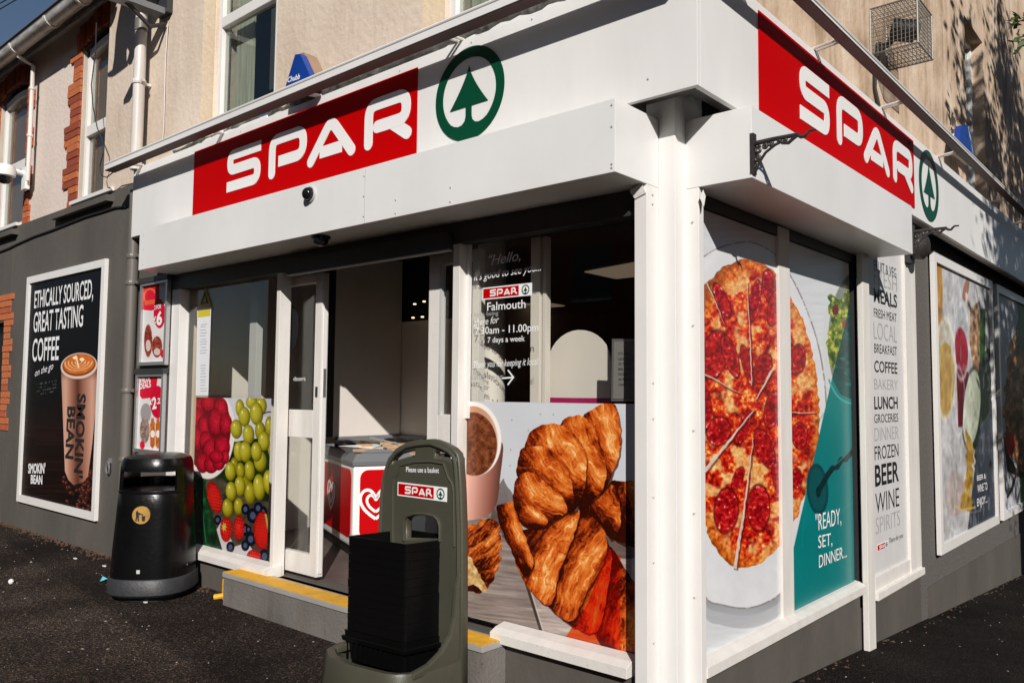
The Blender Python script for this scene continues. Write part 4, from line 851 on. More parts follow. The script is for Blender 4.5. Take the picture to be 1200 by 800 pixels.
# ---- side door panel with words, and the grey wall beyond
yw0, yw1 = yS(1021, .0, 500), yS(1077, 0.0, 600)
B('plinth', -0.2, 0.0, YR+.021, yw1+.0005, -0.7, 0.155, 'wall_grey', shop)
mb = MB(); mb.box(-.05, .0, yS(1013, 0, 600), yw0, .158, 2.6); mb.box(-.05, .012, yS(1061, 0.), yw1, .158, 2.6); mb.box(-.05, .006, yw0, yS(1061, 0.), .158, .30); mb.box(-.02, .03, yw0-.02, yw1+.01, .157, .205); O('panel_frame', mb, 'worn_white', shop, bevel=.002)
B('grey_wall', -0.2, 0.0, yw1+.001, 16, -1.6, 2.80, 'wall_grey_rough', shop)
pl = MB().prism([(0.012, yw1+.18, -1.6), (0.012, yw1+.18, SP(1085, 688, 0).z), (0.012, 9.0, SP(1200, 621, 0).z-.02), (0.012, 16, -.4), (0.012, 16, -1.6)], (-.011, 0, 0)); O('plinth_render', pl, 'wall_grey', shop)
# front wall left of the shopfront is built with the neighbour; short return here
B('front_wall', -4.98, xa-.002, 0.002, 0.2, -0.1, 2.99, 'wall_grey', shop)
B('front_wall', -4.98, -0.17, 0.0541, 0.2, 2.352, 2.99, 'wall_grey', shop)

# ---- light troughs on brackets
YR0, ZR0, XR0, ZR1 = -.285, 3.228, .355, 3.268
RX0 = FP(122.5, 193, YR0).x
def trough(name, label, side):
    o = T(name, label, 'light trough', (XR0, 0, ZR1) if side else (RX0, YR0, ZR0), 'light troughs along the fascia tops')
    mb = MB(); ub = MB(); cp = MB(); a, b = (RX0, 0.22); w = .085 if not side else .066
    if not side: mb.box(a, b, YR0, YR0+w, ZR0+.006, ZR0+.055); ub.box(a+.004, b-.004, YR0+.005, YR0+w-.005, ZR0, ZR0+.0055); cp.tube([(a, YR0+.004, ZR0+.053), (b, YR0+.004, ZR0+.053)], .010, 8)
    else: mb.box(XR0-w, XR0, -.30, 15, ZR1+.006, ZR1+.03); ub.box(XR0-w+.005, XR0-.005, -.29, 15, ZR1, ZR1+.0055); cp.tube([(XR0-.002, -.30, ZR1+.026), (XR0-.002, 15, ZR1+.026)], .008, 8)
    O('casing', mb, 'white_paint', o); O('diffuser', ub, 'rail_under_shade', o); O('lip', cp, 'white_paint', o)
    if not side: L = [FP(u, v, -.12).x for u, v in ((163, 193), (258, 157), (370, 112), (536, 48))]; L.append(2*L[-1]-L[-2]+.1)
    else: L = [SP(u, v, .20).y for u, v in ((962, 55), (1040, 125), (1105, 176), (1166, 241))]; L += [L[-1]+1.2*k for k in (1, 2, 3)]; L.append(.25)
    for c in L:
        k = MB()
        if not side:
            for s_ in (-.016, .016): k.tube([(c+s_, YR0+w-.01, ZR0+.03), (c+s_, YF+.01, ZT_+.008)], .008, 6)
            k.box(c-.026, c+.026, YF-.002, YF+.06, ZT_+.001, ZT_+.007)
        else:
            for s_ in (-.016, .016): k.tube([(XR0-w+.01, c+s_, ZR1+.018), (XF-.01, c+s_, ZT_+.010)], .008, 6)
            k.box(XF-.06, XF+.002, c-.026, c+.026, ZT_+.001, ZT_+.007)
        O('bracket', k, 'white_pipe', o)
    return o
trough('light_trough', 'long white light trough above the front fascia and its round tree logo', False)
trough('light_trough', 'long white light trough on arms above the side street fascia', True)
# lagged pipe and loose cable lying on the fascia top
rp = random.Random(9); P = []; Rr = []
x = FP(205, 172, -.05).x
while x < 0.05: P.append((x, -.055+rp.uniform(-.008, .008), ZT_+.043+rp.uniform(-.010, .012))); Rr.append(rp.uniform(.022, .036) if x > FP(350, 120, -.05).x else rp.uniform(.012, .02)); x += .06
o = O('lagged_pipe', MB().tube(P, Rr, 9), 'rubber_pipe', None, smooth=True); tag(origin(o, P[0]), 'weathered black lagged pipe lying along the top of the front fascia', 'pipe')

# ------------------------------------------------------------------ SPAR signs
KF = (CAM[1]-YF)/(CAM[1]+.27); KS = (CAM[0]-XF)/(CAM[0]-.27)      # plane ratios of the measured panels
fxx = lambda x: CAM[0]+(x-CAM[0])*KF; fzz = lambda z: CAM[2]+(z-CAM[2])*KF
syy = lambda y: CAM[1]+(y-CAM[1])*KS; szz = lambda z: CAM[2]+(z-CAM[2])*KS
def spar_sign(side):
    if not side: fr = FF(YF-.0012); X, Z = fxx, fzz; a0, a1 = -3.596, -1.312; z0, z1 = 2.658, 3.106; lab = 'large red SPAR sign on the fascia above the shop door'; L = [('S', -3.145, -2.75), ('P', -2.655, -2.262), ('A', -2.25, -1.805), ('R', -1.727, -1.348)]
    else: fr = SF(XF+.0012); X, Z = syy, szz; a0, a1 = .252, 2.596; z0, z1 = 2.664, 3.106; lab = 'large red SPAR sign on the side street fascia beside the iron bracket'; L = [('S', .695, 1.075), ('P', 1.185, 1.585), ('A', 1.605, 2.06), ('R', 2.14, 2.555)]
    s = T('shop_sign', lab, 'sign', fr.at(X(a0), Z(z0)), 'red shop signs on the fascia')
    mb = MB(); poly_mesh(mb, fr, [(X(a0), Z(z0)), (X(a1), Z(z0)), (X(a1), Z(z1)), (X(a0), Z(z1))], 0, .004); O('sign_panel', mb, 'sign_red', s)
    f2 = Frame(fr.at(0, 0, .004), fr.ex, fr.en)
    for ch_, x0, x1 in L: letter(f2, ch_, X(x0), Z(2.746), X(x1)-X(x0), .290, .072, .004, 'sign_white', s)
    return s
spar_sign(False); spar_sign(True)
def tree_logo(fr, cx, cz, R, parent, dep=.003, m='sign_green', simple=False):
    n = 28 if simple else 64
    circ = lambda r, a0=0, a1=360, k=n: [(cx+r*math.cos(math.radians(a0+(a1-a0)*i/k)), cz+r*math.sin(math.radians(a0+(a1-a0)*i/k))) for i in range(k)]
    r = R*.775
    # inner hole: ring interior minus trunk and base, drawn as one outline; tree crown added as its own plate
    hole = []
    for i in range(61): 
        a = math.radians(-48+276*i/60); hole.append((cx+r*math.cos(a), cz+r*math.sin(a)))
    # left flare down to the trunk, up to the crown, across, and the right flare
    b = math.radians(228); tw = R*.085; zt = cz-.20*R; zb = cz-.50*R
    hole += [(cx-.42*R, cz-.63*R), (cx-.30*R, cz-.66*R), (cx-.19*R, cz-.64*R), (cx-.11*R, cz-.57*R), (cx-tw, cz-.48*R), (cx-tw, zt), (cx+tw, zt), (cx+tw, cz-.48*R), (cx+.11*R, cz-.57*R), (cx+.19*R, cz-.64*R), (cx+.30*R, cz-.66*R), (cx+.42*R, cz-.63*R)]
    a = plate('ring', fr, circ(R), [hole], 0, dep, m, parent)
    t = []
    for i in range(11): q = i/10; t.append((cx-(.55*R)*(q**1.35), cz+.60*R-.87*R*q))
    for i in range(11): q = 1-i/10; t.append((cx+(.55*R)*(q**1.35), cz+.60*R-.87*R*q))
    t = t[:-1]
    b_ = plate('tree_shape', fr, t, [], 0, dep+.0006, m, parent)
    return a, b_
e1 = T('tree_logo', 'round green tree logo on the front fascia right of the red sign', 'logo', (fxx(-.948), YF, fzz(2.88)), 'green tree logos'); tree_logo(FF(YF-.001), fxx(-.948), fzz(2.881), .228*KF, e1)
e2 = T('tree_logo', 'round green tree logo on the side street fascia', 'logo', (XF, syy(2.965), szz(2.885)), 'green tree logos'); tree_logo(SF(XF+.001), syy(2.965), szz(2.885), .243*KS, e2)
def mini_logo(fr, x0, x1, z0, z1, parent, dep=.0015):
    """small red-and-white logo strip: red field with name, white end with the tree"""
    h = z1-z0; xs_ = x0+(x1-x0)*.745; b = MB(); poly_mesh(b, fr, [(x0, z0), (x1, z0), (x1, z1), (x0, z1)], 0, dep*.6); O('logo_back', b, 'print_white', parent)
    b = MB(); e = h*.10; poly_mesh(b, fr, [(x0+e, z0+e), (xs_, z0+e), (xs_, z1-e), (x0+e, z1-e)], dep*.6+.0004, dep*.6+.001); O('logo_field', b, 'sign_red', parent)
    f2 = Frame(fr.at(0, 0, dep*.6+.001), fr.ex, fr.en); lw = (xs_-x0)*.165; g0 = x0+(xs_-x0)*.22
    for i, c in enumerate('SPAR'): letter(f2, c, g0+i*lw*1.17, z0+h*.22, lw*.98, h*.56, h*.13, .001, 'sign_white', parent)
    f3 = Frame(fr.at(0, 0, dep*.6), fr.ex, fr.en); tree_logo(f3, (xs_+x1)/2+h*.02, (z0+z1)/2, h*.40, parent, .001, 'sign_green', True)

# ------------------------------------------------------------------ window graphics
Yp = YG-.004; Xp = -.0145
def graphic(name, lab, cat, art, fr, h, loc, rough=.25, **k):
    o = T(name, lab, cat, loc); panel('print', art, fr, h, o, rough, .4); return o
xl, xr = xf+.003, -0.1665; zt = FP(640, 471.5, Yp).z; zb = FP(640, 745.3, Yp).z
go1 = graphic('window_graphic', 'croissants and coffee cup photo covering the lower window right of the door', 'window graphic', art_croissant(xl, xr, zb, zt, Yp), FF(Yp), 0, (xl, Yp, zb))
xl, xr = xF(230.5, Yp), xF(318.5, Yp); zt = FP(270, 466, Yp).z; zb = FP(270, 650, Yp).z
graphic('window_graphic', 'raspberries, grapes and strawberries photo on the lower window behind the bin', 'window graphic', art_fruit(xl, xr, zb, zt, Yp), FF(Yp), 0, (xl, Yp, zb))
zb = SP(870, 746, Xp).z
pz = T('window_graphic', 'pizza photo with teal corner covering the two side street windows', 'window graphic', (Xp, .2, zb))
panel('print', art_pizza(.191, ym0-.0015, zb, 2.285, Xp), SF(Xp), 0, pz, .25, .4); panel('print', art_pizza(ym1+.0015, YR-.03, zb, 2.285, Xp), SF(Xp), 0, pz, .25, .4)
fx = SF(Xp+.001)
for s, bl, br, tl in (('"READY,', (955.5, 622), (985.5, 613), (956, 602)), ('SET,', (958.5, 642), (975, 638), (958.5, 627)), ('DINNER...', (959.5, 665), (992, 652), (959.5, 650))):
    textpx(s, fx, lambda u, v: SP(u, v, Xp), bl, br, tl, 'print_white', pz, bold=.0, h=.001)
# hello sign on the right hand pane
hg = T('window_lettering', 'white shop name and opening hours lettering on the glass right of the door', 'lettering', (-1.1, Yp, 1.9)); fh = FF(Yp+.002); Lp = lambda u, v: FP(u, v, Yp+.002)
for s, bl, br, tl, m_, sh in (('"Hello,', (573, 311), (610, 305), (576, 299), 'print_white', .35), ("it's good to see you...", (555.5, 329), (634, 317), (556, 320), 'print_white', .35), ('Falmouth', (571, 364), (616, 360.5), (571, 354.5), 'print_white', 0), ('keep being', (556, 371), (584, 369), (556, 366), 'print_grey', 0), ('there for', (556, 382), (585, 378), (556, 374), 'print_white', .35), ('7.30am - 11.00pm', (557, 392), (631, 387.5), (557, 383.5), 'print_white', 0), ('7 days a week', (571.5, 401.5), (615, 399.5), (571.5, 395), 'print_white', 0), ('Thank you for keeping it local', (555.5, 431), (631, 427), (556, 423), 'print_white', .35), ('matic door', (548, 444.5), (590, 444), (548, 438), 'print_grey', 0)):
    textpx(s, fh, Lp, bl, br, tl, m_, hg, shear=sh, bold=.006 if sh == 0 and m_ == 'print_white' else 0, h=.001)
mb = MB(); a, b = FP(589, 443, Yp+.002), FP(602, 442, Yp+.002); f3 = FF(Yp+.001)
strip_mesh(mb, f3, [(a.x, a.z), (b.x, b.z)], .008, .0004, .001); strip_mesh(mb, f3, [(b.x-.035, b.z+.035), (b.x, b.z), (b.x-.035, b.z-.035)], .008, .0012, .0018); O('arrow', mb, 'print_white', hg)
a, b = FP(565.5, 352, Yp), FP(623.5, 331, Yp); mini_logo(FF(Yp), FP(565.5, 345, Yp).x, FP(623.5, 340, Yp).x, FP(565, 351.5, Yp).z, FP(565, 337.5, Yp).z, hg)
# sticker column and notices on the left pane
ws = T('warning_notice', 'yellow hazard triangle sticker above a white typed notice on the left pane', 'notice', (xF(239, Yp), Yp, 1.9)); fn = FF(Yp+.001)
def pq(name, P, m, parent, y=Yp, h0=0, h1=.0012): 
    mb = MB(); poly_mesh(mb, FF(y), pxF(P, y), h0, h1); return O(name, mb, m, parent)
pq('paper', [(231.5, 360), (247.5, 359), (244, 463), (229.5, 463)], 'paper', ws); pq('warning_band', [(232.5, 364), (247, 362), (246.5, 370), (232, 372)], 'hazard_yellow', ws, h0=.0013, h1=.002)
pq('warning_triangle', [(233, 360), (241, 336), (247.5, 358)], 'hazard_yellow', ws, h0=.0021, h1=.003); pq('warning_symbol', [(235.5, 356.5), (241, 341), (244.5, 355)], 'print_black', ws, h0=.0031, h1=.0036); pq('warning_core', [(237.8, 355), (241, 345.5), (242.4, 354.5)], 'hazard_yellow', ws, h0=.0037, h1=.0041)
mb = MB(); rl = random.Random(2)
for k in range(24):
    v = 380+k*3.4+rl.uniform(-.5, .5); 
    if abs(v-421) < 5: continue
    a, b = FP(234+rl.uniform(0, 1.5), v, Yp), FP(243-rl.uniform(0, 2.5), v-.3, Yp); poly_mesh(mb, FF(Yp), [(a.x, a.z-.003), (b.x, a.z-.003), (b.x, a.z+.002), (a.x, a.z+.002)], .0013, .0016)
O('typed_lines', mb, 'print_grey', ws)
bs = T('round_sticker', 'round black automatic door sticker low on the left door glass', 'sticker', (xF(342, YD), YD, 1.7))
mb = MB(); c = FP(338, 385, YD+.02); poly_mesh(mb, FF(YD+.02), [(c.x+.115*math.cos(t*math.pi/16), c.z+.165*math.sin(t*math.pi/16)) for t in range(32)], 0, .001); O('disc', mb, 'print_black', bs)
text('doors', FF(YD+.02), FP(341, 446, YD).x, FP(341, 446, YD).z, FP(355, 446, YD).x-FP(341, 446, YD).x, .03, 'print_white', bs, h=.001)
# ---- things standing inside the right hand window
ar = T('display_board', 'white arch shaped display board with magenta foot behind the glass', 'board', (-.5, .22, 1.3)); ya = .33
A0, A1 = xF(643, ya), xF(717, ya); zt = FP(690, 386, ya).z; zb = FP(680, 470, ya).z-.1; cx = (A0+A1)/2; rx = (A1-A0)/2
pts = [(A1, zb), (A0, zb), (A0, zt-rx*.9)]+[(cx-rx*math.cos(t*math.pi/16), zt-rx*.9+rx*.9*math.sin(t*math.pi/16)) for t in range(1, 16)]+[(A1, zt-rx*.9)]
mb = MB(); poly_mesh(mb, FF(ya), pts, 0, .01); O('board', mb, 'inside_white', ar); zq = FP(680, 466, ya).z; mb = MB(); poly_mesh(mb, FF(ya-.0102), [(A0, zb), (A1, zb), (A1, zq), (A0, zq)], 0, .001); O('foot_band', mb, 'magenta', ar)
nt = T('notice_frame', 'framed typed notice hanging inside the window beside the column', 'notice', (-.25, .12, 1.5)); yn = .10
pq('frame', [(718, 397), (760, 397), (760, 470), (717, 470)], 'silver', nt, yn, 0, .006); pq('paper', [(720.5, 400), (760, 400), (760, 467), (719.5, 467)], 'inside_grey', nt, yn, .0062, .008)
for k, s in enumerate(("IT'S NOT", 'ILLEGAL TO SELL', 'OR TO BUY', 'BELOW', 'PRODUCTS', 'ANYONE UNDER', 'YEARS OLD')):
    text(s, FF(yn-.008), FP(726, 416+k*6, yn).x, FP(726, 416+k*6, yn).z, FP(741, 416, yn).x-FP(726, 416, yn).x, .012, 'print_black', nt, h=.001)

# ------------------------------------------------------------------ wall posters
def framed(name, lab, art, fr, a0, a1, z0, z1, w, loc, cat='poster', fm='white_upvc', dep=.035):
    o = T(name, lab, cat, loc); mb = MB()
    for q in ((a0, a1, z0, z0+w), (a0, a1, z1-w, z1), (a0, a0+w, z0+w, z1-w), (a1-w, a1, z0+w, z1-w)): poly_mesh(mb, fr, [(q[0], q[2]), (q[1], q[2]), (q[1], q[3]), (q[0], q[3])], 0.001, dep)
    O('frame', mb, fm, o, bevel=.002); b = MB(); poly_mesh(b, fr, [(a0+.01, z0+.01), (a1-.01, z0+.01), (a1-.01, z1-.01), (a0+.01, z1-.01)], 0.001, .012); O('backing', b, 'dark_frame', o)
    panel('print', art, fr, .0135, o, .45, .08); return o
c0, c1 = -7.47, -5.585; q0, q1 = .335, 2.60
cof = framed('coffee_poster', 'tall black coffee poster with paper cup in a white frame on the grey wall', art_coffee(c0+.05, c1-.05, q0+.05, q1-.05, -.014), FF(0), c0, c1, q0, q1, .07, (c0, 0, q0))
fc = FF(-.0145); Cp = lambda u, v: FP(u, v, -.015)
for s, bl, br, tl in (('ETHICALLY SOURCED,', (40, 361), (109, 349), (41, 341)), ('GREAT TASTING', (39, 389), (97, 382), (40, 366)), ('COFFEE', (37.5, 423), (68.5, 421), (38.5, 397))): textpx(s, fc, Cp, bl, br, tl, 'print_white', cof, bold=.012, h=.001)
textpx('on the go', fc, Cp, (41, 441), (62.5, 432), (41, 433), 'print_white', cof, shear=.4, h=.001)
textpx("SMOKIN'", fc, Cp, (33, 554), (53, 554), (33, 543), 'print_white', cof, bold=.03, h=.001); textpx('BEAN', fc, Cp, (36, 566), (49.5, 567), (36, 556), 'print_white', cof, bold=.03, h=.001)
text("SMOKIN'", fc, xF(91.5, -.015), FP(92, 461, 0).z, FP(92, 461, 0).z-FP(97, 560, 0).z, xF(101, 0)-xF(91.5, 0), 'print_black', cof, rot=-math.pi/2, bold=.03, h=.0012); text('BEAN', fc, xF(80.5, -.015), FP(82, 476, 0).z, FP(82, 476, 0).z-FP(88, 538, 0).z, xF(89.5, 0)-xF(80.5, 0), 'print_black', cof, rot=-math.pi/2, bold=.03, h=.0012)
for kind, (u0, u1, v0, v1, lab) in enumerate(((161, 193, 331, 428, 'upper small red price poster saying £6 beside the grey downpipe'), (159.5, 192, 438, 531, 'lower small red value deals poster saying £2.25 above the bin')), 1):
    a0, a1 = xF(u0, -.03), xF(u1, -.03); um = (u0+u1)/2; z1 = FP(um, v0-1, -.03).z; z0 = FP(um, v1, -.03).z
    pp = framed('price_poster', lab, art_price(a0+.02, a1-.02, z0+.02, z1-.02, -.03, kind), FF(-.004), a0, a1, z0, z1, .028, (a0, 0, z0), fm='silver'); pp['group'] = 'small price posters by the door'
    B('top_rail', a0-.02, a1+.015, -.05, -.003, z1-.006, z1+.035, 'dark_frame', pp); ft = FF(-.0180); Tp = lambda u, v: FP(u, v, -.019)
    if kind == 1:
        textpx('£', ft, Tp, (180, 378.5), (183, 378), (180, 371), 'print_white', pp, bold=.03, h=.002); textpx('6', ft, Tp, (183.5, 381), (190, 379.5), (183.5, 366), 'print_white', pp, bold=.04, h=.002); textpx('2 FOR', ft, Tp, (181, 363), (189, 361), (181, 358), 'print_white', pp, bold=.02, h=.002)
    else:
        textpx('VALUE', ft, Tp, (163.5, 449), (176.5, 446), (163.5, 442), 'print_white', pp, bold=.03, h=.002); textpx('DEALS', ft, Tp, (164, 456), (177, 453), (164, 449.5), 'print_white', pp, bold=.03, h=.002)
        textpx('£', ft, Tp, (175.5, 474), (178.5, 473.5), (175.5, 468), 'print_white', pp, bold=.03, h=.002); textpx('2', ft, Tp, (178.6, 479), (183.5, 478), (178.6, 466), 'print_white', pp, bold=.04, h=.002); textpx('.25', ft, Tp, (183.8, 473), (190.5, 472), (184, 466.5), 'print_white', pp, bold=.03, h=.002)
# words board
wb = T('word_board', 'tall pale board listing fresh, meals, coffee, lunch, beer and wine', 'sign', (0.0, yw0, .3)); mb = MB(); mb.box(-.03, -.008, yw0+.001, yS(1061, 0)-.001, .301, 2.52)
O('board', mb, mat('pale_board', (0.66, .645, .635), .4, dark=(.60, .58, .57), vscale=2.2, stretch=(1, 3, 1)), wb); fw_ = SF(-.008); Wp = lambda v: SP(1024.5, v, -.008)
for s, ub, vb, vt, ur, m_, bo in (('FRUIT & VEG', 1024, 316, 304, 1050, 'print_black', 0), ('FRESH', 1024, 333, 314, 1051, 'print_grey', -.012), ('MEALS', 1024, 353, 337, 1051, 'print_black', .02), ('FRESH MEAT', 1024, 371, 360.5, 1050.5, 'print_black', 0), ('LOCAL', 1024, 397, 376, 1051, 'print_grey', -.012), ('BREAKFAST', 1024.5, 413, 402, 1051, 'print_black', 0), ('COFFEE', 1024.5, 435.5, 422, 1051.5, 'print_black', .012), ('BAKERY', 1024.5, 456, 443, 1052, 'print_grey', -.01), ('LUNCH', 1024.5, 479, 464.5, 1052, 'print_black', .022), ('GROCERIES', 1024.5, 495.5, 485, 1052.5, 'print_black', 0), ('DINNER', 1025, 517, 500.5, 1053, 'print_grey', -.012), ('FROZEN', 1025, 539, 522.5, 1053, 'print_black', 0), ('BEER', 1025.5, 569.5, 545, 1053.5, 'print_black', .022), ('WINE', 1026, 601.5, 577.5, 1054, 'print_black', -.004), ('SPIRITS', 1026.5, 626, 606, 1055, 'print_grey', -.012)):
    a = SP(ub, vb, -.008); b = SP(ur, vb, -.008); c = SP(ub, vt, -.008); text(s, fw_, a.y, a.z, b.y-a.y, c.z-a.z, m_, wb, bold=bo, h=.001)
a, b = SP(1028, 646, -.008), SP(1040.5, 646, -.008); mini_logo(SF(-.0075), a.y, b.y, a.z, SP(1028, 638, -.008).z, wb); text('There for you', SF(-.008), b.y+.03, a.z+.02, .32, .035, 'print_black', wb, h=.001, shear=.3)
d0, d1, e0, e1_ = 3.99, 6.19, .235, 2.61
dk = framed('drinks_poster', 'large framed poster of cocktails and wine glasses on the side wall', art_drinks(d0+.05, d1-.05, e0+.05, e1_-.05, .02), SF(0.012), d0, d1, e0, e1_, .08, (0, d0, e0))
for s, bl, br, tl in (('BEER &', (1145, 563), (1155, 560), (1145, 557)), ('WINE TO', (1145.5, 577), (1157, 573), (1145.5, 568)), ('ENJOY...', (1145, 593), (1157, 588), (1145, 584))): textpx(s, SF(.027), lambda u, v: SP(u, v, .027), bl, br, tl, 'print_white', dk, h=.001, bold=.01)
d0, d1 = 6.40, 8.75
framed('food_poster', 'large framed poster of a food platter, farther along the side wall', art_food(d0+.05, d1-.05, e0+.05, e1_-.05, .02), SF(0.012), d0, d1, e0, e1_, .08, (0, d0, e0))

# ------------------------------------------------------------------ step
stp = T('door_step', 'grey concrete entrance step with yellow painted edge', 'step', (-2.1, -.08, .07))
zs = .275; sx0, sx1 = ZP(268, 669, zs).x, FP(598, 750, 0).x-.03; sy = -.17
B('riser', sx0, sx1, sy+.008, -0.0005, -.05, zs-.03, 'step_concrete', stp); B('tread', sx0-.005, sx1+.005, sy, -0.0005, zs-.0295, zs, 'step_edge', stp, bevel=.003)
B('yellow_band', sx0-.002, sx1, sy+.004, -.028, zs+.001, zs+.004, 'yellow_paint', stp)
yb = T('floor_bracket', 'small yellow metal bracket standing at the left end of the step', 'bracket', tuple(ZP(263, 701, .07)))
p = ZP(263, 701, .07); B('upright', p.x-.012, p.x+.014, p.y-.012, p.y+.012, .05, FP(264, 678, p.y).z, 'yellow_paint', yb); O('foot', MB().tube([(p.x-.05, p.y-.045, .08), (p.x, p.y, .09)], .018, 8), 'yellow_paint', yb)
# ------------------------------------------------------------------ small fittings
def dome(name, lab, p, r, down=False):
    o = T(name, lab, 'camera', p, 'black dome cameras over the door')
    prof = [(r*math.cos(a), r*math.sin(a)) for a in [i*math.pi/2/8 for i in range(8)]]+[(0.001, r)]
    m1 = MB().lathe(p, [(r*1.05, 0), (r*1.05, .02)]+[(q[0], .02+q[1]*.9) for q in prof], 20, 'y' if not down else 'z')
    if down:
        c = Vector(p); m1.v = [(v[0], v[1], 2*c.z-v[2]) for v in m1.v]
    O('dome', m1, 'dome_black', o, smooth=True)
    m2 = MB().lathe(p, [(r*1.25, 0), (r*1.2, .012)], 20, 'y' if not down else 'z')
    if down: m2.v = [(v[0], v[1], 2*c.z-v[2]) for v in m2.v]
    O('base_ring', m2, 'frame_grey' if not down else 'dome_black', o, smooth=True)
p = FP(364.5, 228, -.2855); dome('dome_camera', 'black dome camera on the fascia just under the letter A', tuple(p), .038)
p = ZP(376, 277, 2.349); dome('dome_camera', 'black dome camera under the shutter box above the door', tuple(p), .045, True)
# alarm boxes
o = T('alarm_box', 'blue wedge alarm box marked Chubb on the cream wall by the window', 'alarm', tuple(FP(350, 100, -.1)), 'blue alarm boxes on the upper walls')
P = [tuple(FP(u, v, -.20)) for u, v in ((345.5, 64), (351.5, 63), (367, 97), (366, 101), (333, 111), (333, 106))]
O('box_front', MB().prism(P, (0, .05, 0)), 'blue_box', o, bevel=.004)
Q = [tuple(FP(u, v, -.149)) for u, v in ((347, 65), (356, 61.5), (369, 90), (369, 99), (335, 108))]; O('box_back', MB().prism(Q, (0, .098, 0)), 'box_side', o)
textpx('Chubb', FF(-.201), lambda u, v: FP(u, v, -.201), (337, 97), (351.5, 92.5), (337, 91), 'print_white', o, bold=.02, shear=.2, h=.001)
o = T('alarm_box', 'blue alarm box on the stained side wall above the long light trough', 'alarm', tuple(SP(1130, 170, .05)), 'blue alarm boxes on the upper walls')
P = [tuple(SP(u, v, .14)) for u, v in ((1127, 147), (1134, 146), (1140, 180), (1141, 190), (1125, 178), (1124, 168))]; O('box_front', MB().prism(P, (-.05, 0, 0)), 'blue_box', o, bevel=.004)
P = [tuple(SP(u, v, .089)) for u, v in ((1129, 149), (1136, 148), (1144, 184), (1144, 192), (1128, 178))]; O('box_back', MB().prism(P, (-.088, 0, 0)), 'cctv_white', o)
# cctv dome on the neighbour
pw = FP(33, 208, 0); o = T('cctv_camera', 'white dome security camera on an arm at the far left wall', 'camera', (pw.x, 0, pw.z))
B('wall_plate', pw.x-.07, pw.x+.07, -.05, -.002, pw.z-.14, pw.z+.10, 'cctv_white', o, bevel=.008)
O('arm', MB().tube([(pw.x, -.04, pw.z+.03), (pw.x, -.20, pw.z+.05)], .03, 10), 'cctv_white', o, smooth=True)
c = (pw.x, -.22, pw.z-.01); O('housing', MB().lathe(c, [(.03, .10), (.085, .09), (.10, .05), (.10, -.02), (.07, -.03)], 20), 'cctv_white', o, smooth=True)
O('lens_dome', MB().lathe(c, [(.07, -.03), (.062, -.07), (.04, -.095), (.001, -.105)], 16), 'dome_black', o, smooth=True)
# iron hanging brackets
def bez(pts, n=8): return [(p.x, p.y) for p in rounded([Vector(q) for q in pts], 1.0, n)] if False else pts
def iron(lab, y, p0):
    o = T('iron_bracket', lab, 'bracket', tuple(p0), 'ornate iron hanging basket brackets')
    K = lambda u, v: Vector((FP(u, v, .16).x, y, FP(u, v, .16).z))
    B('back_plate', K(881, 160).x-.002, K(884.5, 160).x, y-.016, y+.016, K(883, 205).z, K(883, 157).z, 'iron', o)
    O('arm', MB().tube([K(884, 168.5), K(905, 163.5), (K(936, 157.5))], [.011, .010, .009], 8).tube([K(934, 158), K(939, 160.5), K(943, 160), K(946, 156), K(949, 153), K(956, 152)], [.007, .008, .0075, .007, .006, .0045], 8), 'iron', o, smooth=True)
    def spiral(u, v, r, a0, turns, w): 
        c = K(u, v); k = r*.0031; return [c+Vector((math.cos(a0+t*turns*6.28/14)*k*(1-.055*t), 0, math.sin(a0+t*turns*6.28/14)*k*(1-.055*t))) for t in range(15)]
    s = MB()
    for (u, v, r, a, t) in ((889, 176, 5, 1, 1.2), (896, 171.5, 4.2, 2, -1.2), (903, 169, 3.4, 0, 1.2), (887.5, 186, 4.5, 1, -1.3), (886.5, 194, 3.4, 2, 1.2), (913, 165, 2.2, 0, 1), (920, 164, 2.2, 2, -1)): s.tube(spiral(u, v, r, a, t, .004), .0062, 6)
    s.tube([K(885, 202), K(890, 190), K(897, 179), (K(908, 170)), K(914, 167)], .006, 7); s.tube([K(912, 163), K(917, 167.5), K(924, 167.5), K(930, 162), K(935, 158)], .0075, 7)
    O('scrollwork', s, 'iron', o, smooth=True); return o
iron('ornate black iron bracket on the corner beside the red sign', .16, FP(883, 180, .16)); 
b2 = iron('ornate black iron bracket farther along, above the side posters', 2.50, (FP(883, 180, .16).x, 2.5, FP(883, 180, .16).z))
o = T('bell_sounder', 'dark round sounder under the far iron bracket', 'sounder', (.1, 2.9, 2.5)); pB = SP(1081, 288, .12); O('bell', MB().lathe(tuple(pB), [(.05, -.11), (.09, -.08), (.10, 0), (.06, .04), (.02, .05)], 16, 'x'), 'iron', o, smooth=True); B('bell_base', .001, .05, pB.y-.06, pB.y+.06, pB.z-.12, pB.z+.05, 'dark_frame', o)
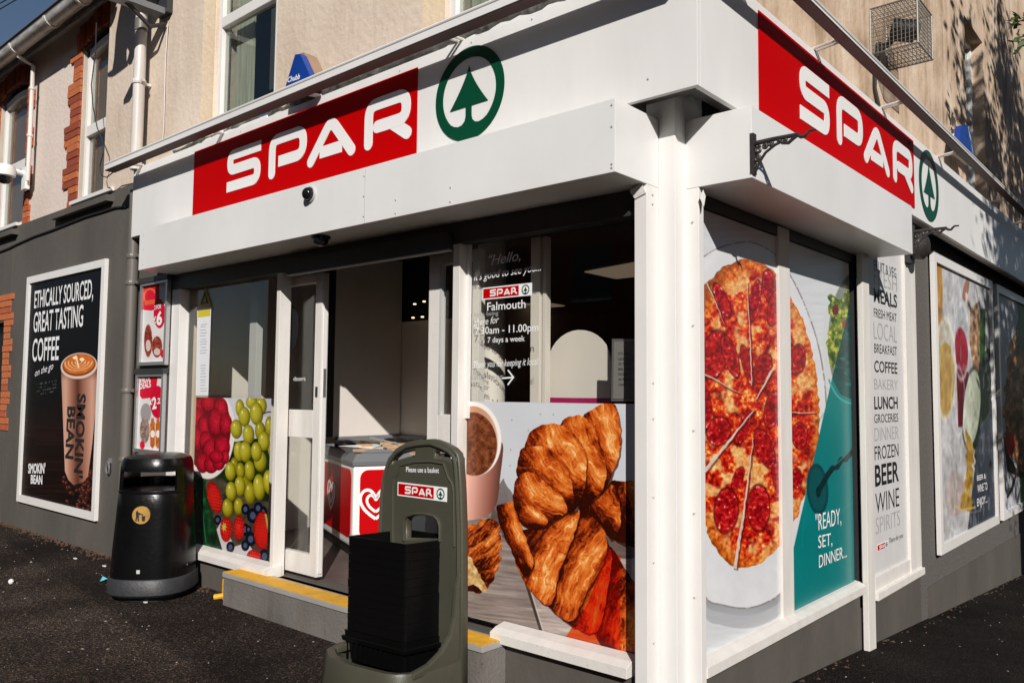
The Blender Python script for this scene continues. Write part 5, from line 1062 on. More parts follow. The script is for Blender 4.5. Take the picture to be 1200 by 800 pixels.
# caged camera on the side wall
cg = T('camera_cage', 'square wire mesh cage fixed high on the stained side wall', 'cage', (0, 2.66, 3.78)); X1, Y0, Y1, Z0, Z1 = .30, 2.66, 3.02, 3.775, 4.09
mb = MB()
def wr(a, b, r=.0022): mb.tube([a, b], r, 4)
nxx, nyy, nzz = 12, 12, 11
for i in range(nxx+1):
    x = X1*i/nxx; wr((x, Y0, Z0), (x, Y0, Z1)); wr((x, Y0, Z0), (x, Y1, Z0)); wr((x, Y0, Z1), (x, Y1, Z1)); wr((x, Y1, Z0), (x, Y1, Z1))
for i in range(nyy+1):
    y = Y0+(Y1-Y0)*i/nyy; wr((X1, y, Z0), (X1, y, Z1)); wr((0, y, Z0), (X1, y, Z0)); wr((0, y, Z1), (X1, y, Z1))
for i in range(nzz+1):
    z = Z0+(Z1-Z0)*i/nzz; wr((0, Y0, z), (X1, Y0, z)); wr((X1, Y0, z), (X1, Y1, z)); wr((0, Y1, z), (X1, Y1, z))
O('mesh_bars', mb, 'wire', cg)
mb = MB()
for y in (Y0, Y1):
    for z in (Z0, Z1): mb.tube([(0, y, z), (X1, y, z)], .006, 6)
    mb.tube([(X1, y, Z0), (X1, y, Z1)], .006, 6); mb.tube([(.004, y, Z0), (.004, y, Z1)], .006, 6)
for z in (Z0, Z1): mb.tube([(X1, Y0, z), (X1, Y1, z)], .006, 6)
O('cage_edge', mb, 'wire', cg)
cc = T('security_camera', 'dark bullet security camera inside the wire cage', 'camera', (.0, 2.85, 3.9)); 
O('camera_body', MB().tube([(.10, 2.80, 3.97), (.24, 2.84, 3.93)], [.075, .075], 12).tube([(.235, 2.838, 3.932), (.265, 2.847, 3.923)], .055, 12), 'inside_black', cc, smooth=True)
O('camera_arm', MB().tube([(0.0, 2.82, 3.86), (.07, 2.82, 3.88), (.14, 2.81, 3.93)], .022, 8), 'iron', cc, smooth=True); O('camera_foot', MB().lathe((.0, 2.82, 3.86), [(.05, 0), (.05, .03)], 12, 'x'), 'iron', cc)
O('camera_cable', MB().tube([(.01, 2.79, 3.86), (.02, 2.70, 3.72), (.012, 2.70, 3.55), (.02, 2.80, 3.38), (.1, 2.86, 3.25), (.18, 2.87, 3.17)], .014, 7), 'cable', cc, smooth=True)

# ------------------------------------------------------------------ pipes on the wall
def pipe(lab, pts, r, m, clips, group=None, par=None):
    o = T('downpipe', lab, 'pipe', pts[-1], group); O('pipe', MB().tube(pts, r, 14), m, o, smooth=True)
    for z in clips: O('pipe_clip', MB().lathe((pts[0][0], pts[0][1], z), [(r+.008, -.018), (r+.011, 0), (r+.008, .018)], 14).box(pts[0][0]-.01, pts[0][0]+.01, pts[0][1], -.003, z-.01, z+.01).box(pts[0][0]+r, pts[0][0]+r+.04, pts[0][1]-.01, pts[0][1]+.01, z-.01, z+.012), m, o, smooth=False)
    return o
xg = FP(153.5, 350, -.06).x; pipe('dark grey downpipe between the coffee poster and the price posters', [(xg, -.055, 3.1), (xg, -.055, .03)], .044, 'grey_pipe', [2.55, 2.33, 1.45, .9])
xw = FP(164.5, 60, -.10).x; o = pipe('thick white downpipe on the cream upper wall', [(xw, -.10, 6.0), (xw, -.10, 3.25)], .046, 'white_pipe', [3.98]); O('pipe_joint', MB().lathe((xw, -.10, 4.46), [(.052, -.05), (.052, .05)], 14), 'grey_pipe', o, smooth=True)
xn = FP(36, 60, -.07).x; o = T('downpipe', 'thin white downpipe between the two brick edged windows', 'pipe', (xn, -.07, 3.5)); O('pipe', MB().tube([(xn, -.2, 4.95), (xn, -.18, 4.90), (xn, -.04, 4.84), (xn, -.04, 3.62)], .022, 10), 'white_pipe', o, smooth=True); 
for z in (4.6, 4.1): O('pipe_clip', MB().lathe((xn, -.04, z), [(.03, -.012), (.03, .012)], 10), 'white_pipe', o)
cb_ = O('wall_cable', MB().tube([FP(u, v, YW-.012) for u, v in ((197, 28), (196, 40), (194, 70), (193, 110), (192, 150), (190.5, 165))], .004, 6), 'white_pipe', None); tag(origin(cb_, cb_.data.vertices[0].co), 'thin white cable running down the cream wall right of the thick downpipe', 'cable')

# ------------------------------------------------------------------ projecting sign above the frame edge
XS = -4.66
def src(u, v):
    p = FP(u, v, YW); t = (XS-p.x)/1.07; return (XS, YW-t, p.z+.83*t)
ps = T('projecting_sign', 'dark projecting bracket sign at the top edge beside the white downpipe', 'sign', (XS, YW, 4.6))
out = [src(*q) for q in ((183, 24), (176, 36), (166, 50), (158, 60), (153, 76), (150, 72), (153, 60), (150, 54), (147, 60), (147, 72), (149, 78), (140, 85), (133, 90), (126, 90), (126, 86), (133, 81), (135, 68), (137, 40), (141, 15), (146, -8), (150, -40))]
out += [(XS, out[-1][1], out[-1][2]+.4), (XS, YW-.06, out[-1][2]+.4), (XS, YW-.06, out[0][2])]
O('sign_board', MB().prism([(XS-.025, p[1], p[2]) for p in out], (.05, 0, 0)), 'dark_frame', ps)
zq = SP(197, 26, XS).z
B('wall_plate', XS-.09, XS+.09, YW-.05, YW-.001, SP(197, 20, XS).z, SP(197, 20, XS).z+1.0, 'dark_frame', ps)
O('stay', MB().tube([(XS, YW-.02, zq-.03), (XS, YW-.14, zq-.09), (XS, YW-.24, zq-.02), (XS, YW-.45, zq+.12)], .018, 8), 'iron', ps, smooth=True)
B('lower_rail', XS-.06, XS+.06, YW-.66, YW-.05, zq+.03, zq+.08, 'freezer_grey', ps)

# ------------------------------------------------------------------ neighbour building
nb = T('neighbour_house', 'terraced house left of the shop with grey ground floor and brick edged upper windows', 'building', (-7, 0, 0))
XJ = FP(10, 420, 0).x
W2 = (-6.47, -5.55, 3.235, 4.90); W1 = (-8.80, -7.90, 3.235, 4.90)
O('ground_floor_wall', wall_open('F', -0.003, .2, XJ+.012, -4.981, -.3, 3.20, []), 'wall_grey', nb)
O('end_wall', wall_open('F', -0.003, .2, -14, XJ, -.3, 3.20, [(-9.6, XJ-.14, 1.0, 2.18)]), 'wall_grey', nb); B('joint', XJ, XJ+.012, .004, .1, -.3, 3.2, 'cream_plain', nb)
B('dark_opening', -9.6, XJ-.13, .12, .14, .9, 2.3, 'inside_black', nb)
def arch_pts(a, b, zs, rise, n=12): return [(a+(b-a)*i/n, zs+rise*math.sin(math.pi*i/n)) for i in range(n+1)]
ZS, RISE = 4.73, .12
# upper wall pieces round the arched windows
mb = wall_open('F', 0.05, .2, -14, -5.60, 3.2005, 5.09, [(a, b, c, ZS+RISE+.001) for a, b, c, d in (W1, W2)])
O('upper_wall', mb, 'cream_plain', nb)
for a, b, c, d in (W1, W2):
    A = arch_pts(a, b, ZS, RISE); q = MB()
    for i in range(len(A)-1): q.prism([(A[i][0], .053, A[i][1]), (A[i+1][0], .053, A[i+1][1]), (A[i+1][0], .053, ZS+RISE+.003), (A[i][0], .053, ZS+RISE+.003)], (0, .19, 0))
    O('arch_infill', q, 'infill_shade', nb)  # shade of the recess under the arch, put into a dark infill colour
    # reveal lining, frame and panes
    O('reveal', MB().box(a-.0, a+.004, .054, .21, c, ZS+.02), 'reveal_paint', nb)
    y0 = .085; w = .048; mb = MB(); mb.box(a+.005, a+.005+w, y0, y0+.06, c, ZS+.03); mb.box(b-w, b, y0, y0+.06, c, ZS+.03); mb.box(a+w+.005, b-w, y0, y0+.06, c, c+w); zt_ = 3.93; mb.box(a+w+.005, b-w, y0-.005, y0+.06, zt_-.05, zt_+.05)
    A2 = arch_pts(a+.005, b, ZS-.07, RISE*.45)
    for i in range(len(A2)-1): mb.prism([(A2[i][0], y0, A2[i][1]), (A2[i+1][0], y0, A2[i+1][1]), (A2[i+1][0], y0, A2[i+1][1]+.07), (A2[i][0], y0, A2[i][1]+.07)], (0, .06, 0))
    wf = O('window', mb, 'white_upvc', nb, bevel=.002)
    B('pane', a+w, b-w, y0+.03, y0+.035, c+w, ZS+.12, G2, wf); B('curtain', a+w, b-w, y0+.10, y0+.11, c, ZS+.12, 'curtain', wf); B('room', a-.2, b+.2, y0+.5, y0+.52, c-.1, ZS+.2, 'room_dark', wf)
    B('sill', a-.32, b+.02, -.07, .0, 3.10, 3.155, 'wall_grey', wf); B('inner_sill', a+.006, b, -.03, y0-.001, c-.035, c-.001, 'white_upvc', wf)
# bricks round the windows: one mesh per brick colour, shared by all
bmesh_ = {}
for k in ('brick_red', 'brick_orange', 'brick_dark'): bmesh_[k] = mesh_of('brick', MB().box(-.5, .5, -.5, .5, -.5, .5), M[k])
rb = random.Random(4)
def brick(x0, x1, z0, z1, parent, yf=.030, yb=.15, rot=0, mp=None):
    k = mp or rb.choices(('brick_red', 'brick_orange', 'brick_dark'), (5, 3, 2))[0]
    o = bpy.data.objects.new('brick', bmesh_[k]); COL.objects.link(o); o.parent = parent; yf += rb.uniform(-.004, .004)
    o.location = Vector(((x0+x1)/2, (yf+yb)/2, (z0+z1)/2))-wpos(parent); o.scale = (x1-x0, yb-yf, z1-z0); o.rotation_euler = (0, rot, 0); return o
for wi, (a, b, c, d) in enumerate((W1, W2)):
    # toothed jamb on the left, blocks of three courses, alternately wide and narrow
    for s, xedge in ((-1, a),):
        z = 3.205; blk = 0; widths = [.24, .385, .30, .385, .27, .34, .22, .31, .18]; hb = .0695; 
        B('mortar_bed', xedge-.17, xedge-.001, .046, .16, 3.202, ZS+.02, 'mortar', nb)
        while z < ZS-.03:
            wd = widths[blk % len(widths)]-.03
            for k in range(3):
                if z > ZS-.03: break
                brick(xedge-wd+rb.uniform(-.004, .004), xedge-.004, z+.004, z+hb-.004, nb); z += hb
            blk += 1
    if wi == 0:
        z = 3.205
        B('mortar_bed', b+.001, b+.1, .046, .16, 3.202, ZS+.02, 'mortar', nb)
        while z < ZS-.03:
            brick(b+.004, b+.13+(.05 if int(z/.21) % 2 else 0), z+.004, z+.0655, nb); z += .0695
    # soldier arch
    A = arch_pts(a-.14, b+.14, ZS-.02, RISE+.02, 17)
    B('mortar_bed', a-.12, b+.02, .042, .0499, ZS+RISE+.03, ZS+RISE+.16, 'mortar', nb)
    for i in range(17):
        if A[i][0] > -5.66: break
        xm = (A[i][0]+A[i+1][0])/2; zm = (A[i][1]+A[i+1][1])/2; o = brick(xm-.03, xm+.03, zm+.0, zm+.20, nb, rot=(xm-(a+b)/2)*.32)
# bricks of the far left jamb at street level
z = 1.02; k = 0
B('mortar_bed', XJ-.13, XJ-.001, -.002, .11, .9, 2.30, 'mortar', nb)
while z < 2.42:
    wd = (.13, .22, .16)[(k//2) % 3]; tall = z > 2.15
    brick(XJ-.16 if not tall else XJ-.5, XJ+(.02 if (k//2) % 2 else .10), z+.004, z+.0655, nb, yf=-.012, yb=.1, mp='brick_orange' if rb.random() < .6 else None); z += .0695; k += 1
# eaves
B('wall_plate', -14, -5.60, .005, .0495, 5.055, 5.09, 'white_pipe', nb); B('soffit', -14, -5.45, -.24, .2, 5.092, 5.10, 'wall_grey', nb); O('roof', MB().prism([(-14, -.24, 5.02), (-14, -.24, 5.06), (-14, 5, 6.7), (-14, 5, 6.6), (-14, .2, 5.102), (-14, -.2, 5.101)], (8.55, 0, 0)), 'roof_slate', nb)
gt = MB(); 
for sgn in (0,):
    prof = [(-.2+.075*math.cos(t), 5.0+.075*math.sin(t)) for t in [math.pi+math.pi*i/10 for i in range(11)]]; prof2 = [(-.2+.067*math.cos(t), 5.0+.067*math.sin(t)) for t in [2*math.pi-math.pi*i/10 for i in range(11)]]
    gt.prism([(-14, y, z_) for y, z_ in prof+prof2], (14-5.5, 0, 0))
gtt = O('gutter', gt, 'gutter_white', nb, smooth=True)
for x in (-8.6, -7.55, -6.6, -5.9): 
    q = MB(); q.prism([(x-.02, -.2+.085*math.cos(t), 5.0+.085*math.sin(t)) for t in [math.pi+math.pi*i/10 for i in range(11)]], (.04, 0, 0)); O('gutter_bracket', q, 'white_pipe', nb)
# cables on the neighbour wall
kb = O('wall_cable', MB().tube([FP(u, v, -.015) for u, v in ((-6, 297), (10, 291), (20, 286), (40, 277), (60, 270), (80, 262), (100, 254), (120, 248), (135, 243), (148, 242))], .009, 6), 'cable'); tag(origin(kb, kb.data.vertices[0].co), 'black cable sagging across the dark grey wall under the brick edged windows', 'cable')
kb = O('wall_cable', MB().tube([FP(u, v, -.11) for u, v in ((113, 27), (112, 60), (107, 100), (109, 125), (114, 150), (120, 165), (121, 180), (117, 195), (119, 206), (125, 208), (135, 200), (150, 196))], .005, 6), 'cable'); tag(origin(kb, kb.data.vertices[0].co), 'thin black cable looping in front of the brick edged window nearest the shop', 'cable')
for k, (p, q) in enumerate((((-12, 18), (24, -3)), ((-12, 11), (18, -6)))):
    a, b = FP(*p, 6.0), FP(*q, 6.0); d = (b-a); kb = O('overhead_cable', MB().tube([a-d*3, a, b, b+d*3], .02, 5), 'cable'); tag(origin(kb, a), ('lower' if k == 0 else 'upper')+' overhead wire crossing the blue sky at the top left', 'cable')
# small iron ring on the grey wall
p = FP(127.5, 545, -.02); o = O('wall_ring', MB().tube([(p.x+.032*math.cos(t*.785), -.03, p.z-.02+.05*math.sin(t*.785)) for t in range(8)], .008, 6, True).box(p.x-.012, p.x+.016, -.03, -.004, p.z+.02, p.z+.06), 'silver'); tag(origin(o, p), 'small metal ring fixed low on the grey wall by the bin', 'ring')

# ------------------------------------------------------------------ litter bin
bc = Vector((-3.86, -.325, .07)); NA = math.radians(-46)
lb = T('litter_bin', 'tall black plastic litter bin with gold tidy symbol standing by the wall', 'bin', tuple(bc))
def SE(r, h, n=40, a0=0, a1=2*math.pi, p=2.6, full=True):
    out = []
    r *= .95
    for i in range(n if full else n+1):
        t = a0+(a1-a0)*i/n; c, s = math.cos(t), math.sin(t); q = (abs(c)**p+abs(s)**p)**(-1/p); x, y = r*q*c*.97, r*q*s*.90
        out.append((bc.x+x*math.cos(NA)-y*math.sin(NA), bc.y+x*math.sin(NA)+y*math.cos(NA), bc.z+h))
    return out
def loft(mb, rings, closed=True, caps=(True, True)):
    n = len(rings[0]); o = len(mb.v)
    for r in rings: mb.v += r
    for j in range(len(rings)-1):
        for i in range(n if closed else n-1): mb.f.append((o+j*n+i, o+j*n+(i+1) % n, o+(j+1)*n+(i+1) % n, o+(j+1)*n+i))
    if caps[0]: mb.f.append(tuple(o+i for i in range(n-1, -1, -1)))
    if caps[1]: mb.f.append(tuple(o+(len(rings)-1)*n+i for i in range(n)))
    return mb
O('body', loft(MB(), [SE(.300, .09), SE(.300, .14), SE(.292, .30), SE(.270, .60), SE(.262, .70), SE(.252, .715)]), 'black_plastic', lb, smooth=True)
O('base_skirt', loft(MB(), [SE(.300, .03), SE(.318, .045), SE(.315, .135), SE(.306, .145)]), 'bin_grey', lb, smooth=True)
O('foot', loft(MB(), [SE(.235, -.01), SE(.24, .03)]), 'bin_grey', lb)
O('hood', loft(MB(), [SE(.256, .84), SE(.256, .86), SE(.250, .895), SE(.236, .925), SE(.165, .948), SE(.02, .955)]), 'black_plastic', lb, smooth=True)
for s in (1, -1):
    a0, a1 = math.radians(52), math.radians(128)
    if s < 0: a0, a1 = -a1, -a0
    ro = [SE(.262, .70, 8, a0, a1, full=False), SE(.257, .845, 8, a0, a1, full=False)]; ri = [SE(.235, .845, 8, a0, a1, full=False), SE(.235, .70, 8, a0, a1, full=False)]
    mbp = MB(); n = 9; mbp.v = ro[0]+ro[1]+ri[0]+ri[1]
    for j in range(4):
        for i in range(n-1): mbp.f.append((j*n+i, j*n+i+1, ((j+1) % 4)*n+i+1, ((j+1) % 4)*n+i))
    mbp.f += [(0, n, 2*n, 3*n), (n-1, 4*n-1, 3*n-1, 2*n-1)]; O('pillar', mbp, 'black_plastic', lb, smooth=True)
mbp = MB(); n = 13; mbp.v = SE(.24, .70, 12, math.radians(125), math.radians(235), full=False)+SE(.238, .775, 12, math.radians(125), math.radians(235), full=False)+SE(.225, .775, 12, math.radians(125), math.radians(235), full=False)+SE(.225, .70, 12, math.radians(125), math.radians(235), full=False)
for j in range(4):
    for i in range(n-1): mbp.f.append((j*n+i, j*n+i+1, ((j+1) % 4)*n+i+1, ((j+1) % 4)*n+i))
O('rear_lip', mbp, 'black_plastic', lb)
O('rim', loft(MB(), [SE(.262, .690), SE(.265, .703), SE(.262, .716)], caps=(False, False)), 'black_plastic', lb, smooth=True)
def on_bin(t, h, rr=.2505):      # point and normal on the front
    p = Vector(SE(rr, h, 1, t, t+1e-6, full=False)[0]); return p
nvec = Vector((math.cos(NA), math.sin(NA), .03)).normalized(); exb = Vector((-math.sin(NA), math.cos(NA), 0))
ce = bc+nvec*.257+Vector((0, 0, .555)); fb = Frame(ce, exb, nvec); q = MB(); poly_mesh(q, fb, [(.058*math.cos(t*math.pi/18), .058*math.sin(t*math.pi/18)) for t in range(36)], -.012, .004); em = O('emblem', q, 'gold', lb)
q = MB(); poly_mesh(q, fb, [(-.033, .022), (-.027, .029), (-.020, .026), (-.019, .018), (-.004, .012), (.008, .007), (.009, .002), (-.010, .004), (-.014, -.004), (-.012, -.040), (-.020, -.042), (-.024, -.012), (-.029, -.042), (-.036, -.038), (-.032, -.006), (-.034, .010)], .004, .0052); poly_mesh(q, fb, [(.004, -.006), (.028, -.006), (.025, -.040), (.008, -.040)], .004, .0052); poly_mesh(q, fb, [(.006, .0035), (.012, .0035), (.012, -.003), (.006, -.003)], .004, .0051); O('person_symbol', q, 'print_black', em)
cs = bc+nvec*.276+Vector((0, 0, .19)); fs_ = Frame(cs, exb, nvec); q = MB(); poly_mesh(q, fs_, [(-.010, -.012), (.012, -.012), (.012, .012), (-.010, .012)], -.012, .003); O('maker_plate', q, 'frame_grey', lb)
O('door_latch', MB().lathe(tuple(bc+exb*.24+nvec*.08+Vector((0, 0, .2))), [(.012, 0), (.012, .01)], 10), 'silver', lb)

# ------------------------------------------------------------------ basket stand and baskets
YB = -.245
bs_ = T('basket_stand', 'dark green moulded basket stand with SPAR sticker reading Please use a basket', 'stand', (-1.3, -.45, .05))
fB = FF(YB)
outer = [(444, 800), (444, 700), (444, 620), (446, 575), (449, 553), (454, 538), (463, 527), (475, 520), (488, 517.5), (503, 516.5), (517, 518), (528, 522), (537, 527), (542.5, 533), (544.5, 545), (546.5, 575), (548, 620), (548, 700), (548, 800)]
h1_ = [(457, 545), (459, 536), (466, 530), (477, 526.5), (487, 525), (487.5, 531), (485.5, 536.5), (477, 537.5), (467, 540.5), (459.5, 545.5)]
h2_ = [(507.5, 527), (512, 526.5), (524, 529.5), (534, 533), (537, 537), (537, 546), (533, 546), (527, 541.5), (519, 538.5), (508, 537.5)]
h3_ = [(474, 633), (474, 610), (477, 604), (486, 601.5), (498, 601.5), (509, 604), (514, 609), (516, 616), (516, 634)]
OUT = [(x-(.046 if x > -1.2 else -.006), z) for x, z in pxF(outer, YB)]; zf = gz(-1.2, -.3); OUT[0] = (OUT[0][0], zf); OUT[-1] = (OUT[-1][0], zf)
plate('back_panel', fB, OUT[::-1], [pxF(h, YB) for h in (h1_, h2_, h3_)], -.045, .0, 'stand_green', bs_, .010)
mb = MB(); mb.tube([fB.at(p[0]+(.010 if p[0] < -1.2 else -.010), p[1]-(.012 if 0 < i < len(OUT)-1 else 0), .004) for i, p in enumerate(OUT)], .010, 8); O('rim', mb, 'stand_green', bs_, smooth=True)
mb = MB(); mb.tube([fB.at(p[0], p[1], .002) for p in pxF([(461, 640), (461, 572), (462, 560), (466, 556), (469, 545), (486, 541), (505, 540.5), (520, 543), (526, 560), (530, 566), (532, 575), (533, 640)], YB)], .006, 6); O('moulding', mb, 'stand_green', bs_, smooth=True)
mb = MB(); H3 = pxF(h3_, YB); mb.tube([fB.at(p[0], p[1], .003) for p in H3], .008, 6); O('window_lip', mb, 'stand_green', bs_, smooth=True)
xl_, xr_ = OUT[0][0], OUT[-1][0]
# moulded tray: floor plan with a bowed front
def tray(sc, z, f=0.0):
    a, b = xl_-.035*sc, xr_; yf = -.60-.0*sc
    P = [(b, -.245), (b, -.46), (b-.01, -.555), (b-.045, -.60), (b-.10, -.625), ((a+b)/2, -.655), (a+.12, -.635), (a+.04, -.59), (a, -.50), (a-.0, -.245)]
    cx_ = (a+b)/2; return [(cx_+(x-cx_)*sc, -.245+(y+.245)*sc, z) for x, y in P]
O('tray', loft(MB(), [tray(1.03, zf-.03), tray(1.03, .10), tray(1.015, .14), tray(1.0, .215), tray(.985, .228), tray(.90, .224), tray(.86, .10)], caps=(True, True)), 'stand_green', bs_, smooth=True)
for xx, w in ((xr_-.03, .03), (xl_-.0, .03)):
    side = [(-.25, .2), (-.25, .62), (-.272, .55), (-.285, .42), (-.31, .34), (-.36, .285), (-.44, .245), (-.54, .228), (-.54, .2)]
    O('side_cheek', MB().prism([(xx, y, z) for y, z in side], (w, 0, 0)), 'stand_green', bs_, bevel=.008)
mini_logo(Frame((0, YB-.0025, 0), (1, 0, 0), (0, -1, 0)), FP(466.5, 570, YB).x, FP(524.5, 575, YB).x, FP(495, 583, YB).z-.004, FP(495, 568.5, YB).z+.004, bs_)
textpx('Please use a basket', Frame((0, YB-.0025, 0), (1, 0, 0), (0, -1, 0)), lambda u, v: FP(u, v, YB), (476.5, 552.5), (515, 553.8), (476.5, 546.5), 'print_white', bs_, bold=.012, h=.001)
# nested baskets
C0 = Vector((-1.165, -.43, 0)); EXb = Vector((-.376, -.044, 0)); EYb = Vector((.058, .325, 0))
def bring(z, k=1.0, o=0.0):
    c = C0+EXb*.5+EYb*.5; P = [Vector((0, 0, 0)), EXb, EXb+EYb, EYb]; out = []
    for i in range(4):
        p = C0+P[i]; a = (C0+P[i-1]-p).normalized(); b = (C0+P[(i+1) % 4]-p).normalized()
        for q in (p+a*.012, p+(a+b)*.003, p+b*.012): w = c+(q-c)*k+(q-c).normalized()*o; out.append((w.x, w.y, z))
    return out
ZTOP = ZP(477, 637, 0.75); ztop = .748; NB = 12; zlo = .30; dz = (ztop-zlo)/(NB-1)
def basket_shell(z, full):
    mb = MB()
    if full: rings = [bring(z-.145, .90), bring(z-.14, .92), bring(z-.034, .985), bring(z-.03, 1.0, .008), bring(z, 1.0, .012), bring(z, .99), bring(z-.03, .96), bring(z-.13, .90), bring(z-.135, .88)]
    else: rings = [bring(z-.0395, .985), bring(z-.0394, .998), bring(z-.0005, 1.0), bring(z, .998), bring(z-.0005, .965), bring(z-.036, .955), bring(z-.10, .93)]
    return loft(mb, rings, caps=(False, full))
for i in range(NB):
    z = zlo+i*dz; p = C0+EXb*.5+EYb*.5
    lab = '%s black shopping basket from the bottom of the stack on the green stand' % ('', 'second', 'third', 'fourth', 'fifth', 'sixth', 'seventh', 'eighth', 'ninth', 'tenth', 'eleventh', '')[i] if 0 < i < NB-1 else ('lowest black shopping basket with a wide ribbed rim, resting in the stand' if i == 0 else 'topmost black shopping basket, open, on the stack in the green stand')
    me_b = None
    if i in (0, NB-1): o = T('shopping_basket', lab, 'basket', (p.x, p.y, z), 'nested black shopping baskets'); O('basket_body', basket_shell(z, i == 0), 'black_basket', o)
    else:
        o = T('shopping_basket', lab, 'basket', (p.x, p.y, z), 'nested black shopping baskets')
        if i == 1: mshared = mesh_of('basket_body', MB().add([(v[0]-p.x, v[1]-p.y, v[2]-z) for v in basket_shell(z, False).v], basket_shell(z, False).f), M['black_basket'])
        b = bpy.data.objects.new('basket_body', mshared); COL.objects.link(b); b.parent = o; o.location.x += rb.uniform(-.003, .003)
    if i == 0:
        O('basket_rim', loft(MB(), [bring(z-.055, 1.0, .006), bring(z-.05, 1.0, .022), bring(z-.03, 1.0, .028), bring(z-.026, 1.0, .02), bring(z-.026, 1., .0)], caps=(False, False)), 'black_basket', o)
        for k in range(12):
            q = C0+EYb*((k+.5)/12); O('rib', MB().box(q.x+.002, q.x+.010, q.y-.003, q.y+.003, z-.13, z-.05), 'black_basket', o) if k % 2 == 0 else None
            q = C0+EXb*((k+.5)/12); O('rib', MB().box(q.x-.004, q.x+.004, q.y-.008, q.y-.001, z-.13, z-.05), 'black_basket', o)

# ------------------------------------------------------------------ chest freezer
fz = T('chest_freezer', 'red and white ice cream chest freezer with sliding glass lid inside the doorway', 'freezer', (0, 0, 0)); FC = ZP(412, 655, .26); fz.location = FC
d1 = Vector((-math.sin(math.radians(67.1)), math.cos(math.radians(67.1)), 0)); d2 = Vector((d1.y, -d1.x, 0)); d2 = d2 if d2.y > 0 else -d2
FC2 = FC+Vector((0, 0, 0)); hB = .80; ztopf = FP(414, 546, FC.y).z
def fbox(mb, a0, a1, b0, b1, z0, z1):
    P = [FC+d1*a+d2*b for a, b in ((a0, b0), (a1, b0), (a1, b1), (a0, b1))]; return mb.prism([(p.x, p.y, z0) for p in P], (0, 0, z1-z0))
La, Lb = 1.25, 1.15
O('cabinet', fbox(MB(), 0, La, 0, Lb, .34, ztopf), 'freezer_white', fz, bevel=.02)
O('kick_base', fbox(MB(), .03, La-.03, .03, Lb-.03, .258, .345), 'inside_black', fz)
def collar(z, o): 
    P = [FC+d1*a+d2*b for a, b in ((-o, -o), (La+o, -o), (La+o, Lb+o), (-o, Lb+o))]; return [(p.x, p.y, z) for p in P]
O('collar', loft(MB(), [collar(ztopf+.001, .008), collar(ztopf+.03, .012), collar(ztopf+.085, -.03), collar(ztopf+.09, -.06), collar(ztopf+.04, -.08)], caps=(True, False)), 'freezer_grey', fz)
zl0 = ztopf+.095; V_ = lambda p, z: Vector((p.x, p.y, z))
top_e = [V_(FC+d1*.07+d2*.07, zl0), V_(FC+d1*.07+d2*1.08, zl0), V_(Vector((XP+.42, yp1+.02, 0)), ZPT-.02), V_(Vector((XP+.01, yp1-.02, 0)), ZPT-.012), V_(Vector((XP+.01, yp0+.02, 0)), ZPT-.012), V_(FC+d1*.30+d2*.07, zl0)]
cen = sum(top_e, Vector((0, 0, 0)))/6
def fan(dz, k=1.0):
    vs = [cen+(p-cen)*k+Vector((0, 0, dz)) for p in top_e]+[cen+Vector((0, 0, dz))]; return MB().add([tuple(v) for v in vs], [(i, (i+1) % 6, 6) for i in range(6)])
O('glass_lid', fan(.004), G1, fz); O('tub_lining', fan(-.05, .97), 'freezer_white', fz)
rimt = MB(); rimt.tube([tuple(p) for p in top_e], .016, 8, True); rimt.tube([tuple((top_e[0]+top_e[1])/2), tuple((top_e[3]+top_e[4])/2)], .010, 6); rimt.tube([tuple(top_e[0].lerp(top_e[1], .75)), tuple(top_e[3])], .009, 6); O('lid_rim', rimt, 'freezer_grey', fz, smooth=True)
mb = MB(); rz = random.Random(8)
for k in range(26):
    w1_ = [rz.random() for _ in top_e]; sw = sum(w1_); c = sum((p*(w_/sw) for p, w_ in zip(top_e, w1_)), Vector((0, 0, 0)))+Vector((0, 0, -.045)); c = cen+Vector((0, 0, -.045))+(c-cen-Vector((0, 0, -.045)))*2.0; mb.box(c.x-.035, c.x+.035, c.y-.05, c.y+.05, c.z, c.z+.02)
O('ice_cream_packs', mb, 'tray_beige', fz)
f1 = Frame(FC, -d1, -d2); f2 = Frame(FC, d2, -d1)      # two visible faces
def roundrect(a0, a1, z0, z1, r, n=5): 
    out = []
    for cx_, cz_, t0 in ((a1-r, z1-r, 0), (a0+r, z1-r, 90), (a0+r, z0+r, 180), (a1-r, z0+r, 270)):
        for k in range(n+1): t = math.radians(t0+90*k/n); out.append((cx_+r*math.cos(t), cz_+r*math.sin(t)))
    return out
zz0, zz1 = .40-FC.z, ztopf-.03-FC.z
mb = MB(); poly_mesh(mb, f2, roundrect(.41, Lb-.05, zz0, zz1, .03), .0005, .004); O('vent_panel', mb, 'dark_frame', fz)
for fr, a0, a1 in ((f1, -La+.04, -.05), (f2, .05, .37)):
    mb = MB(); poly_mesh(mb, fr, roundrect(a0, a1, zz0, zz1, .06), .0205-.02, .004); O('red_panel', mb, 'freezer_red', fz)
    cx_ = a0+(a1-a0)*.5 if fr is f1 else .17; cz_ = (zz0+zz1)/2+.01; fh_ = Frame(fr.at(0, 0, .0042), fr.ex, fr.en); mb = MB()
    for R_, w_ in ((.118, .022), (.068, .020)):
        for s in (-1, 1):
            pts = [(cx_+s*R_*(x), cz_+R_*(y)) for x, y in ((.04, .30), (.16, .55), (.40, .78), (.72, .78), (.98, .50), (1.0, .10), (.80, -.32), (.42, -.70), (.0, -1.0))]
            pts = [(p.x, p.y) for p in rounded(pts, .03, 3)]; strip_mesh(mb, fh_, pts, w_, 0, .0015+.0004*s, True, False)
    O('swirl_logo', mb, 'sign_white', fz)

